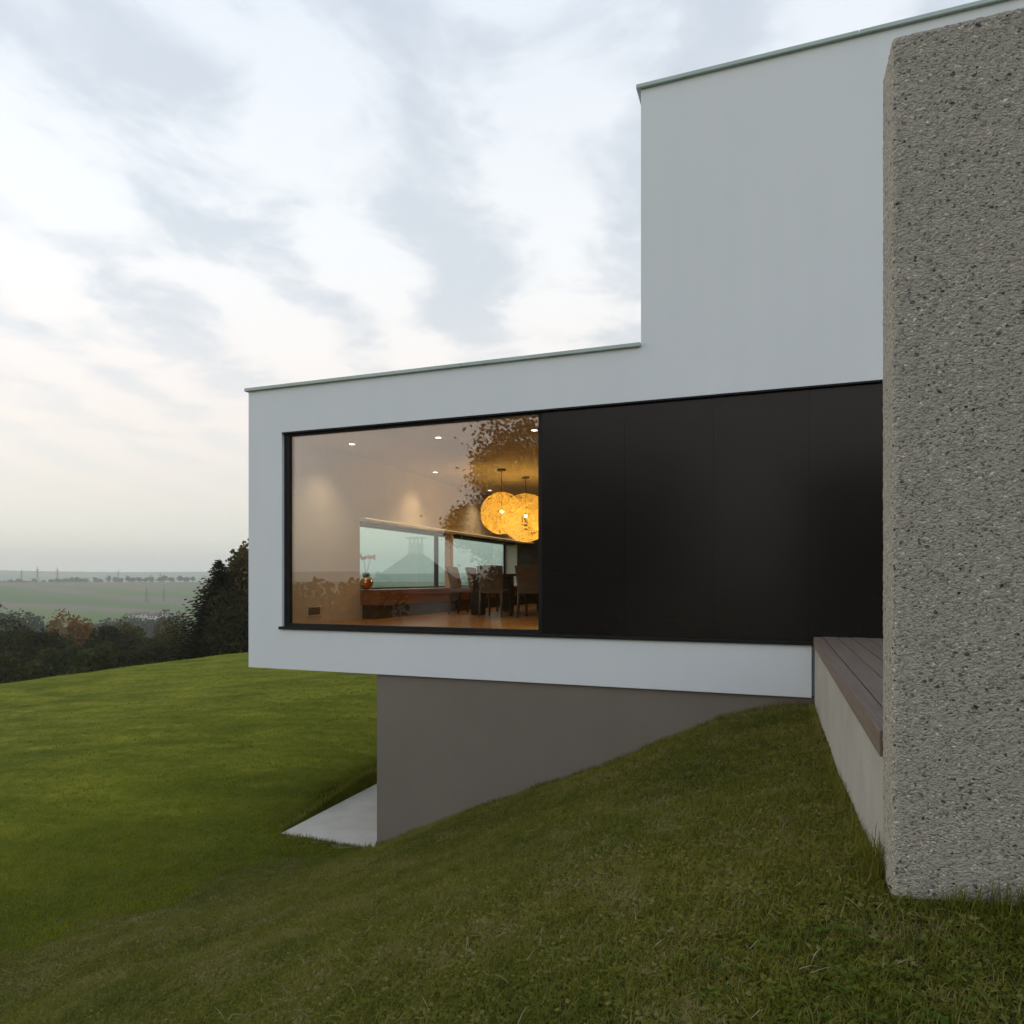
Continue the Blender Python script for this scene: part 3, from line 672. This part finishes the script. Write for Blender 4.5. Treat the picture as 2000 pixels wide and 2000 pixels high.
# woodland edge below the lawn
WL = [(-10, 1222, 78, 3.6, 'f_dark', 'dark broadleaf tree at the left picture edge above the lawn crest'),
      (30, 1213, 84, 3.2, 'f_green', 'olive green tree second from the left behind the lawn crest'),
      (68, 1238, 76, 2.6, 'f_dark', 'small dark tree with a dead brown top near the left'),
      (112, 1236, 88, 3.0, 'f_green', 'green tree just left of the orange maple'),
      (158, 1188, 98, 3.7, 'f_orange', 'tall rounded tree with orange autumn crown'),
      (212, 1222, 92, 2.9, 'f_dark', 'dark tree immediately right of the orange crown'),
      (250, 1220, 104, 2.8, 'f_olive', 'brownish tree with golden top in the middle of the wood edge'),
      (292, 1226, 96, 2.9, 'f_green', 'green tree between the golden top and the spruce'),
      (325, 1218, 110, 2.9, 'f_olive', 'yellowing tree just left of the dark spruce'),
      (345, 1250, 74, 2.3, 'f_dark', 'low dark tree touching the left side of the spruce'),
      (140, 1262, 70, 2.4, 'f_dark', 'low dark tree in front of the orange crown'),
      (190, 1262, 66, 2.2, 'f_green', 'low green bush like tree in front right of the orange crown'),
      (245, 1262, 68, 2.4, 'f_dark', 'low dark tree below the golden top'),
      (295, 1262, 66, 2.2, 'f_dark', 'low dark tree in front of the green tree by the spruce'),
      (90, 1272, 66, 2.3, 'f_green', 'low green tree at the lawn crest left of centre'),
      (35, 1268, 68, 2.6, 'f_dark', 'low dark tree at the lawn crest near the left edge'),
      (-15, 1275, 64, 2.4, 'f_green', 'low green tree cut by the left picture edge')]
for i, (u, v, t_, cw, mk, lb) in enumerate(WL):
    tree('broadleaf_tree', lb, 'tree', on(u, t_), htop(u, v-7, t_), cw*1.22, M[mk], 11000, .42 if t_ > 80 else .33, 20+i, group='trees along the wood edge below the lawn', crown_from=.02)
# hazy mid distance trees
MT = [(-5, 1168, 300, 9, 'leftmost'), (25, 1186, 310, 6, 'second'), (50, 1192, 330, 6, 'third'), (75, 1203, 360, 5, 'fourth'), (90, 1228, 300, 6, 'fifth'), (105, 1210, 380, 5, 'sixth'), (122, 1214, 400, 6, 'seventh'),
      (218, 1206, 420, 7, 'eighth'), (236, 1196, 430, 7, 'ninth'), (256, 1200, 440, 7, 'tenth'), (274, 1205, 400, 6, 'eleventh'), (292, 1204, 430, 7, 'twelfth'), (310, 1200, 440, 7, 'thirteenth'), (330, 1194, 450, 8, 'fourteenth'), (350, 1196, 430, 8, 'fifteenth'), (200, 1212, 400, 6, 'sixteenth'), (175, 1216, 420, 6, 'seventeenth'), (150, 1216, 420, 6, 'eighteenth')]
MT.sort(); ORDV = ['first', 'second', 'third', 'fourth', 'fifth', 'sixth', 'seventh', 'eighth', 'ninth', 'tenth', 'eleventh', 'twelfth', 'thirteenth', 'fourteenth', 'fifteenth', 'sixteenth', 'seventeenth', 'eighteenth']
for i, (u, v, t_, cw, w_) in enumerate(MT):
    tree('valley_tree', ORDV[i]+' from the left of the bluish hazy trees in the valley', 'tree', on(u, t_), htop(u, v, t_), cw*1.2, M['f_far'], 900, 1.6, 60+i, group='hazy trees in the valley', crown_from=.0, limbs=2)
# tree row on the ridge
rg = random.Random(11); RT = [2, 20, 30, 37, 44, 54, 67, 84, 100, 110, 118, 128, 138, 150, 157, 168, 186, 196, 212, 224, 235, 250, 260, 272, 284, 296, 312, 322, 334, 352, 364, 376]
ORD = ['first', 'second', 'third', 'fourth', 'fifth', 'sixth', 'seventh', 'eighth', 'ninth', 'tenth', 'eleventh', 'twelfth', 'thirteenth', 'fourteenth', 'fifteenth', 'sixteenth', 'seventeenth', 'eighteenth', 'nineteenth', 'twentieth', 'twenty-first', 'twenty-second', 'twenty-third', 'twenty-fourth', 'twenty-fifth', 'twenty-sixth', 'twenty-seventh', 'twenty-eighth', 'twenty-ninth', 'thirtieth', 'thirty-first', 'thirty-second']
RL = [o_+' tiny tree from the left in the row along the far ridge' for o_ in ORD]
for i, u in enumerate(RT):
    hgt = rg.uniform(12, 18); t_ = 1500+rg.uniform(-15, 15)
    tree('ridge_tree', RL[i], 'tree', on(u, t_), hgt, rg.uniform(6, 10), M['f_far'], 260, 2.6, 100+i, group='row of trees along the far ridge', crown_from=.15, limbs=2)
# pylons
def pylon(u, t_, h, lb):
    b = Vector(on(u, t_)); t = thing('pylon', lb, 'pylon', tuple(b), 'electricity pylons in the distance'); mb = MB(); w0 = h*.09; r = h*.006+.05
    cn = [(-1, -1), (1, -1), (1, 1), (-1, 1)]
    for i, (a, c) in enumerate(cn):
        mb.tube([b+Vector((a*w0, c*w0, -1)), b+Vector((a*w0*.25, c*w0*.25, h*.6)), b+Vector((0, 0, h))], r, 4)
        a2, c2 = cn[(i+1) % 4]
        for k in range(6):
            f0, f1 = k/6*.6, (k+1)/6*.6; s0 = w0*(1-f0/.6*.75); s1 = w0*(1-f1/.6*.75)
            mb.tube([b+Vector((a*s0, c*s0, h*f0)), b+Vector((a2*s1, c2*s1, h*f1))], r*.6, 3)
    obj('lattice', mb, M['steelpylon'], t)
    for z, w_ in ((.68, .22), (.82, .16)): obj('crossarm', MB().tube([b+Vector((-w_*h, 0, h*z)), b+Vector((0, 0, h*(z+.03))), b+Vector((w_*h, 0, h*z))], r, 4), M['steelpylon'], t)
for u, v, t_, lb in ((42, 1112, 1560, 'leftmost pylon on the far ridge'), (73, 1106, 1560, 'second and tallest pylon on the far ridge'), (112, 1108, 1580, 'third pylon from the left on the far ridge'), (231, 1113, 1600, 'pylon on the ridge near the middle of the tree row'), (313, 1117, 1600, 'pylon on the ridge close to the spruce'), (286, 1145, 850, 'left pylon standing in the far field'), (320, 1147, 870, 'right pylon standing in the far field')):
    pylon(u, t_, max(18, at(u, v, t_).z-on(u, t_)[2]), lb)
# village houses in the valley
M['vwall'] = simple('pale_render', (.62, .60, .56), .8); M['vroof'] = simple('roof_tiles', (.12, .075, .06), .8)
def small_house(u, t_, w_, d, h, ang, lb, dz=0, wallm='vwall', name='village_house'):
    b = Vector(on(u, t_, dz)); t = thing(name, lb, 'house', tuple(b), 'village houses in the valley'); Mx = Matrix.Translation(b) @ Matrix.Rotation(ang, 4, 'Z')
    obj('wall', MB().box(-w_/2, w_/2, -d/2, d/2, -1, h, Mx), M[wallm], t)
    vs = [(-w_/2-.4, -d/2-.4, h), (w_/2+.4, -d/2-.4, h), (w_/2+.4, d/2+.4, h), (-w_/2-.4, d/2+.4, h), (-w_/2-.4, 0, h+d*.42), (w_/2+.4, 0, h+d*.42)]
    obj('roof', MB().add([Mx @ Vector(q) for q in vs], [(0,1,5,4), (2,3,4,5), (3,0,4), (1,2,5), (0,3,2,1)]), M['vroof'], t)
    for k in (-.28, 0, .28): obj('window', MB().box(w_*k-.6, w_*k+.6, -d/2-.05, -d/2+.05, h*.4, h*.4+1.4, Mx), M['frame'], t)
for i, (u, t_, w_, lb) in enumerate([(262, 700, 9, 'white village house left of the pylon foot'), (276, 710, 15, 'long pale village building below the left field pylon'), (297, 700, 8, 'pale village house right of the long building'), (314, 715, 11, 'white village house near the spruce below the right field pylon'), (66, 640, 10, 'pale village house showing between hazy trees on the left')]):
    small_house(u, t_, w_, 6, 3, .3*i, lb, dz=0)

# ------------------------------------------------------------------ things behind the camera that mirror in the big window
def mir(u, v, t):
    p_ = at(u, v, t); return Vector((p_.x, 2*(YG+.02)-p_.y, p_.z))
mp = mir(1108, 975, 30)
t = thing('maple_tree', 'large maple behind the viewer whose leafy crown mirrors in the window', 'tree', (mp.x, mp.y, gz(mp.x, mp.y)))
rng = np.random.default_rng(77); b = Vector(t.location); tr = MB(); tr.tube([b, b+Vector((0, 0, 3)), Vector((mp.x, mp.y, mp.z+1.5))], [.3, .24, .08], 9)
for i in range(12):
    p0 = b+Vector((0, 0, rng.uniform(2.5, 7.5))); an = rng.uniform(0, 6.28); p2 = p0+Vector((math.cos(an)*3.6, math.sin(an)*3.6, rng.uniform(1, 2.6)))
    tr.tube([p0, p0.lerp(p2, .5)+Vector((0, 0, .3)), p2], [.11, .06, .015], 5)
obj('trunk', tr, M['bark'], t, smooth=True)
obj('crown', crown((mp.x, mp.y, mp.z-.7), 5.7, 5.7, 4.8, 85000, .17, rng, lobes=48, leaf=.6, core=.74, ls=(.20, .36), lr=(.40, .82), fuzz=.15), M['f_dark'], t)
ap = mir(812, 1066, 45)
t = thing('neighbour_house', 'neighbouring pyramid roofed house behind the viewer mirrored in the window', 'house', (ap.x, ap.y, -2))
obj('wall', MB().box(ap.x-2.2, ap.x+2.2, ap.y-2.2, ap.y+2.2, -8, -1.0), M['vwall'], t)
vs = [(ap.x-2.9, ap.y-2.9, -.9), (ap.x+2.9, ap.y-2.9, -.9), (ap.x+2.9, ap.y+2.9, -.9), (ap.x-2.9, ap.y+2.9, -.9), (ap.x, ap.y, ap.z-.2)]
rf = obj('roof', MB().add(vs, [(0,1,4), (1,2,4), (2,3,4), (3,0,4), (3,2,1,0)]), M['vroof'], t)
chm = MB().box(ap.x-.35, ap.x+.35, ap.y-.35, ap.y+.35, ap.z-1, ap.z+.15)
for a in (-.28, .28):
    for c_ in (-.28, .28): chm.box(ap.x+a-.04, ap.x+a+.04, ap.y+c_-.04, ap.y+c_+.04, ap.z+.15, ap.z+.45)
chm.box(ap.x-.5, ap.x+.5, ap.y-.5, ap.y+.5, ap.z+.45, ap.z+.56)
obj('chimney', chm, M['vwall'], rf)
for i, (u, v, tt, cw, mk) in enumerate([(520, 1136, 44, 4, 'f_dark'), (590, 1132, 46, 4, 'f_green'), (655, 1118, 42, 3.2, 'f_dark'), (705, 1114, 40, 3, 'f_green'), (760, 1128, 48, 4, 'f_dark'), (850, 1124, 50, 4, 'f_dark'), (930, 1118, 48, 4.5, 'f_dark'), (1010, 1112, 46, 4.5, 'f_dark'), (1090, 1112, 44, 4.5, 'f_dark'), (455, 1134, 50, 4.5, 'f_dark')]):
    q = mir(u, v, tt)
    tree('garden_tree', 'dark '+['second', 'third', 'fourth', 'fifth', 'sixth', 'seventh', 'eighth', 'ninth', 'last', 'first'][i]+' tree from the left mirrored low in the window', 'tree', (q.x, q.y, gz(q.x, q.y)), max(1.2, q.z-gz(q.x, q.y)), cw, M[mk], 3500, .36, 300+i, group='row of trees behind the viewer', crown_from=.0, limbs=3)

# ------------------------------------------------------------------ grass
def grass_mat(name, cols, dry, dryness=.12):
    m = bpy.data.materials.new(name); m.use_nodes = True; nt = m.node_tree; nt.nodes.clear()
    pos = N(nt, 'ShaderNodeNewGeometry').outputs['Position']; rnd = N(nt, 'ShaderNodeObjectInfo').outputs['Random']
    a = noi(nt, pos, 1.1, 5, .65); b = noi(nt, pos, 7, 5, .75)
    f_ = ma(nt, 'ADD', ma(nt, 'MULTIPLY', a, .6), ma(nt, 'MULTIPLY', b, .4))
    c = ramp(nt, ma(nt, 'MULTIPLY_ADD', ma(nt, 'SUBTRACT', f_, .5), 3.4, .5, clamp=True), cols)
    c = mixc(nt, ma(nt, 'MULTIPLY', ma(nt, 'POWER', rnd, 2.5), .8), c, cols[-1][1])
    dn = N(nt, 'ShaderNodeMapRange', {'Value': ma(nt, 'MULTIPLY_ADD', noi(nt, pos, 2.2, 5, .7), 1.0, ma(nt, 'MULTIPLY', rnd, .35)), 'From Min': .80-dryness, 'From Max': .98-dryness}).outputs[0]
    c = mixc(nt, dn, c, dry)
    d = N(nt, 'ShaderNodeBsdfDiffuse', {'Color': c}); tr = N(nt, 'ShaderNodeBsdfTranslucent', {'Color': c}); gl = N(nt, 'ShaderNodeBsdfGlossy', {'Color': (.4, .4, .35, 1), 'Roughness': .5})
    mx = N(nt, 'ShaderNodeMixShader', {0: .3, 1: d.outputs[0], 2: tr.outputs[0]}); mx2 = N(nt, 'ShaderNodeMixShader', {0: .03, 1: mx.outputs[0], 2: gl.outputs[0]})
    N(nt, 'ShaderNodeOutputMaterial', {0: mx2.outputs[0]}); return m
M['g_bank'] = grass_mat('bank_grass', [(0, (.060, .082, .006)), (.4, (.122, .138, .010)), (.7, (.175, .170, .020)), (1, (.240, .215, .045))], (.25, .22, .09), .05)
M['g_lawn'] = grass_mat('lawn_grass', [(0, (.075, .112, .002)), (.5, (.142, .178, .003)), (1, (.220, .235, .008))], (.19, .20, .03), .0)
def tuft(name, nb, h, w_, spread, mat, seed, lean=.5, weed=False):
    rg = random.Random(seed); mb = MB()
    for i in range(nb):
        a = rg.uniform(0, 6.28); r = spread*math.sqrt(rg.random()); x, y = r*math.cos(a), r*math.sin(a); an = rg.uniform(0, 6.28); l = rg.uniform(.1, lean)*h
        d = Vector((math.cos(an), math.sin(an), 0)); s = Vector((-d.y, d.x, 0)); hh_ = h*rg.uniform(.5, 1.15); p0 = Vector((x, y, -.006)); wd = w_*rg.uniform(.6, 1.3)
        p1 = p0+d*l*.4+Vector((0, 0, hh_*.6)); p2 = p0+d*l*1.3+Vector((0, 0, hh_*rg.uniform(.75, 1)))
        mb.add([p0-s*wd*.5, p0+s*wd*.5, p1+s*wd*.4, p1-s*wd*.4, p2], [(0,1,2,3), (3,2,4)])
        if weed:
            c0 = p1; mb.add([c0, c0+s*.009+d*.006, c0+d*.018+Vector((0, 0, .004)), c0-s*.009+d*.006], [(0,1,2,3)])
    me = bpy.data.meshes.new(name); me.from_pydata([tuple(v) for v in mb.v], [], mb.f); me.materials.append(mat); me.update()
    return bpy.data.objects.new(name, me)
def tcol(name, objs):
    c = bpy.data.collections.new(name)
    for o in objs: c.objects.link(o)
    return c
col_bank = tcol('bank_tufts', [tuft('tuft', 9, .034, .0026, .045, M['g_bank'], i, 1.1) for i in range(5)]+[tuft('tuft', 7, .026, .003, .045, M['g_bank'], 9, 1.2, weed=True)])
col_lawn = tcol('lawn_tufts', [tuft('tuft', 12, .045, .005, .085, M['g_lawn'], 20+i, .9) for i in range(4)])
def scatter(name, lb, V, Fc, dens, coll, smin, smax, seed):
    mb = MB(); mb.v = V; mb.f = Fc; mb.m = [0]*len(Fc)
    o = obj(name, mb, M['g_bank'], label=lb, cat='grass', kind='stuff')
    at_ = o.data.attributes.new('dens', 'FLOAT', 'POINT'); at_.data.foreach_set('value', dens)
    ng = bpy.data.node_groups.new(name+'_scatter', 'GeometryNodeTree')
    ng.interface.new_socket('Geometry', in_out='INPUT', socket_type='NodeSocketGeometry'); ng.interface.new_socket('Geometry', in_out='OUTPUT', socket_type='NodeSocketGeometry')
    gi = ng.nodes.new('NodeGroupInput'); go = ng.nodes.new('NodeGroupOutput')
    na = ng.nodes.new('GeometryNodeInputNamedAttribute'); na.data_type = 'FLOAT'; na.inputs['Name'].default_value = 'dens'
    di = ng.nodes.new('GeometryNodeDistributePointsOnFaces'); di.inputs['Seed'].default_value = seed
    ci = ng.nodes.new('GeometryNodeCollectionInfo'); ci.inputs['Collection'].default_value = coll; ci.inputs['Separate Children'].default_value = True; ci.inputs['Reset Children'].default_value = True
    ip = ng.nodes.new('GeometryNodeInstanceOnPoints'); ip.inputs['Pick Instance'].default_value = True
    rv = ng.nodes.new('FunctionNodeRandomValue'); rv.data_type = 'FLOAT_VECTOR'; rv.inputs[0].default_value = (-.25, -.25, 0); rv.inputs[1].default_value = (.25, .25, 6.28)
    rs_ = ng.nodes.new('FunctionNodeRandomValue'); rs_.data_type = 'FLOAT'; rs_.inputs[2].default_value = smin; rs_.inputs[3].default_value = smax
    L = ng.links.new
    L(gi.outputs[0], di.inputs['Mesh']); L(na.outputs[0], di.inputs['Density']); L(di.outputs['Points'], ip.inputs['Points']); L(ci.outputs[0], ip.inputs['Instance'])
    L(rv.outputs[0], ip.inputs['Rotation']); L(rs_.outputs[1], ip.inputs['Scale']); L(ip.outputs[0], go.inputs[0])
    md = o.modifiers.new('scatter', 'NODES'); md.node_group = ng
    return o
# pieces of the ground sheet under the grass, reused so the blades sit on it
GV = np.array(ground_o.data.vertices and [v.co[:] for v in ground_o.data.vertices])
GF = [tuple(p_.vertices) for p_ in ground_o.data.polygons if len(p_.vertices) == 4]
fc = np.array([GV[list(f)].mean(0) for f in GF]); rfc = np.hypot(fc[:, 0], fc[:, 1])
fwd = (-SY*fc[:, 0]+CY*fc[:, 1]); side_ = (CY*fc[:, 0]+SY*fc[:, 1])
vis = (fwd > .6) & (np.abs(side_) < fwd*.85+1.2)
blocked = ((fc[:, 0] > -4.72) & (fc[:, 1] > 7.74)) | ((fc[:, 0] > .40) & (fc[:, 1] > 2.76)) | ((fc[:, 0] > -6.18) & (fc[:, 0] < -4.6) & (fc[:, 1] > 7.69)) | (rfc > 40)
# which side of the trough: the bank is the rougher, browner grass
def bankside(x, y): 
    return (x+6.75)*1.0+(y-5.0)*-.62+noise.noise(Vector((x*1.1, y*1.1, 2)))*.7+noise.noise(Vector((x*6, y*6, 2)))*.5 > 0
ok = vis & ~blocked
bk = np.array([bankside(a, b) for a, b in fc[:, :2]])
def sub(sel):
    ids = np.nonzero(sel)[0]; used = sorted({v for i in ids for v in GF[i]}); mp_ = {v: i for i, v in enumerate(used)}
    return [tuple(GV[v]) for v in used], [tuple(mp_[v] for v in GF[i]) for i in ids]
V1, F1 = sub(ok & bk)
dn = [float(np.interp(math.hypot(p_[0], p_[1]), [1, 3, 5, 8, 12, 20], [3600, 3000, 1800, 900, 400, 150])) for p_ in V1]
scatter('bank_grass', 'short olive grass with dry bits covering the bank in the foreground', V1, F1, dn, col_bank, .6, 1.35, 3)
V2, F2 = sub(ok & ~bk)
dn = [float(np.interp(math.hypot(p_[0], p_[1]), [3, 6, 9, 14, 22, 40], [900, 700, 420, 160, 60, 22])) for p_ in V2]
scatter('lawn_grass', 'bright green mown grass of the lawn beyond the bank', V2, F2, dn, col_lawn, .7, 1.3, 5)
# taller blades along walls and slab
rg = random.Random(9); mb = MB()
def blade(x, y, h, w_=.004, lean=.5):
    an = rg.uniform(0, 6.28); d = Vector((math.cos(an), math.sin(an), 0)); s = Vector((-d.y, d.x, 0)); p0 = Vector((x, y, gz(x, y)-.01)); l = h*rg.uniform(.1, lean)
    p1 = p0+d*l*.3+Vector((0, 0, h*.5)); p2 = p0+d*l*.8+Vector((0, 0, h*.85)); p3 = p0+d*l*1.3+Vector((0, 0, h))
    mb.add([p0-s*w_*.5, p0+s*w_*.5, p1+s*w_*.45, p1-s*w_*.45, p2+s*w_*.3, p2-s*w_*.3, p3], [(0,1,2,3), (3,2,4,5), (5,4,6)])
for k in range(2200):       # front of the concrete wall
    x = rg.uniform(.42, 2.4); cl_ = noise.noise(Vector((x*4.5, 3, 0)))*.5+.5
    if rg.random() < cl_*1.1 and x > .55: blade(x, 2.76-abs(rg.gauss(0, .035)), rg.uniform(.04, .07+.09*cl_), .0035)
for k in range(2600):       # deck kerb and left face
    y = rg.uniform(2.8, 7.6); cl_ = noise.noise(Vector((y*3.5, 8, 0)))*.5+.5
    if rg.random() < .25+cl_*.7: blade(.385-abs(rg.gauss(0, .03)), y, rg.uniform(.03, .05+.06*cl_), .0035)
for k in range(160): blade(.37+rg.gauss(0, .02), 3.02+rg.gauss(0, .05), rg.uniform(.10, .20), .0035, .6)
for k in range(3800):       # foot of the base wall
    x = rg.uniform(-4.7, .38); cl_ = noise.noise(Vector((x*3.0, 15, 0)))*.5+.5
    if rg.random() < .3+cl_*.7: blade(x, 7.725-abs(rg.gauss(0, .03)), rg.uniform(.03, .05+.07*cl_), .005)
for k in range(1400):       # slab edges
    if rg.random() < .5: blade(rg.uniform(-6.2, -4.7), 7.675-abs(rg.gauss(0, .03)), rg.uniform(.02, .08), .005)
    else: blade(-6.2-abs(rg.gauss(0, .05)), rg.uniform(7.7, 11), rg.uniform(.03, .09), .006)
o = obj('tall_grass', mb, M['g_bank'], label='longer uncut grass blades along the foot of the walls', cat='grass', kind='stuff')
# loose dry stalks and broad weeds close to the viewer
mb = MB()
for k in range(500):
    x, y = rg.uniform(-2.5, 2), rg.uniform(1, 4.2)
    if x > .35 and y > 2.7: continue
    z = gz(x, y)+rg.uniform(.012, .035); an = rg.uniform(0, 6.28); L_ = rg.uniform(.03, .10); d = Vector((math.cos(an), math.sin(an), rg.uniform(-.2, .4))).normalized(); s = Vector((-d.y, d.x, 0))*.0014; p0 = Vector((x, y, z))
    mb.add([p0-s, p0+s, p0+d*L_*.5+s+Vector((0, 0, .008)), p0+d*L_*.5-s+Vector((0, 0, .008)), p0+d*L_], [(0,1,2,3), (3,2,4)])
M['dry'] = simple('dry_stalks', (.24, .20, .12), .9, var=.3, vscale=8)
obj('dry_stalks', mb, M['dry'], label='pale dry grass stalks lying on the near bank', cat='dry grass', kind='stuff')
mb = MB()
for k in range(420):
    x, y = rg.gauss(.5, .8), rg.uniform(1.1, 2.6)
    if x < -2 or x > 2.5: continue
    z = gz(x, y)+.022
    for q in range(3):
        a = q*2.09+rg.random(); d = Vector((math.cos(a), math.sin(a), .25)); s = Vector((-d.y, d.x, 0)); p0 = Vector((x, y, z)); r_l = rg.uniform(.010, .019)
        mb.add([p0, p0+d*r_l*.6+s*r_l*.55, p0+d*r_l*1.2+s*r_l*.3, p0+d*r_l*1.2-s*r_l*.3, p0+d*r_l*.6-s*r_l*.55], [(0,1,2,3,4)])
M['clover'] = foliage_mat('clover_leaves', [(0, (.05, .08, .012)), (.7, (.08, .12, .02)), (1, (.13, .14, .03))], 3)
obj('clover', mb, M['clover'], label='clover leaves among the grass nearest the viewer', cat='clover', kind='stuff')
M['redleaf'] = simple('fallen_leaf', (.26, .07, .035), .7, var=.3, vscale=50)
for (x, y, lb) in ((.55, 1.72, 'small reddish fallen leaf in the grass near the bottom right'), (.62, 1.80, 'second reddish fallen leaf beside the first near the bottom right'), (-2.1, 1.35, 'reddish fallen leaf in the grass at the bottom left of centre')):
    z = gz(x, y)+.035; mb = MB(); vs = [(x, y, z+.004)]
    for q in range(10):
        a = q*.628; r_l = .022 if q % 2 == 0 else .011; vs.append((x+math.cos(a)*r_l, y+math.sin(a)*r_l, z+.006*math.sin(a*2)))
    mb.add(vs, [(0, q+1, (q+1) % 10+1) for q in range(10)])
    obj('fallen_leaf', mb, M['redleaf'], label=lb, cat='leaf', group='fallen leaves on the bank')

# ------------------------------------------------------------------ haze
m = bpy.data.materials.new('haze_air'); m.use_nodes = True; nt = m.node_tree; nt.nodes.clear()
v = N(nt, 'ShaderNodeVolumePrincipled', {'Color': (.96, .975, .98, 1), 'Density': .00029, 'Anisotropy': .0})
N(nt, 'ShaderNodeOutputMaterial', {'Volume': v.outputs[0]})
obj('haze', MB().box(-5000, 5000, -5000, 5000, -140, 150), m, kind='stuff', label='thin evening haze over the valley', cat='haze')
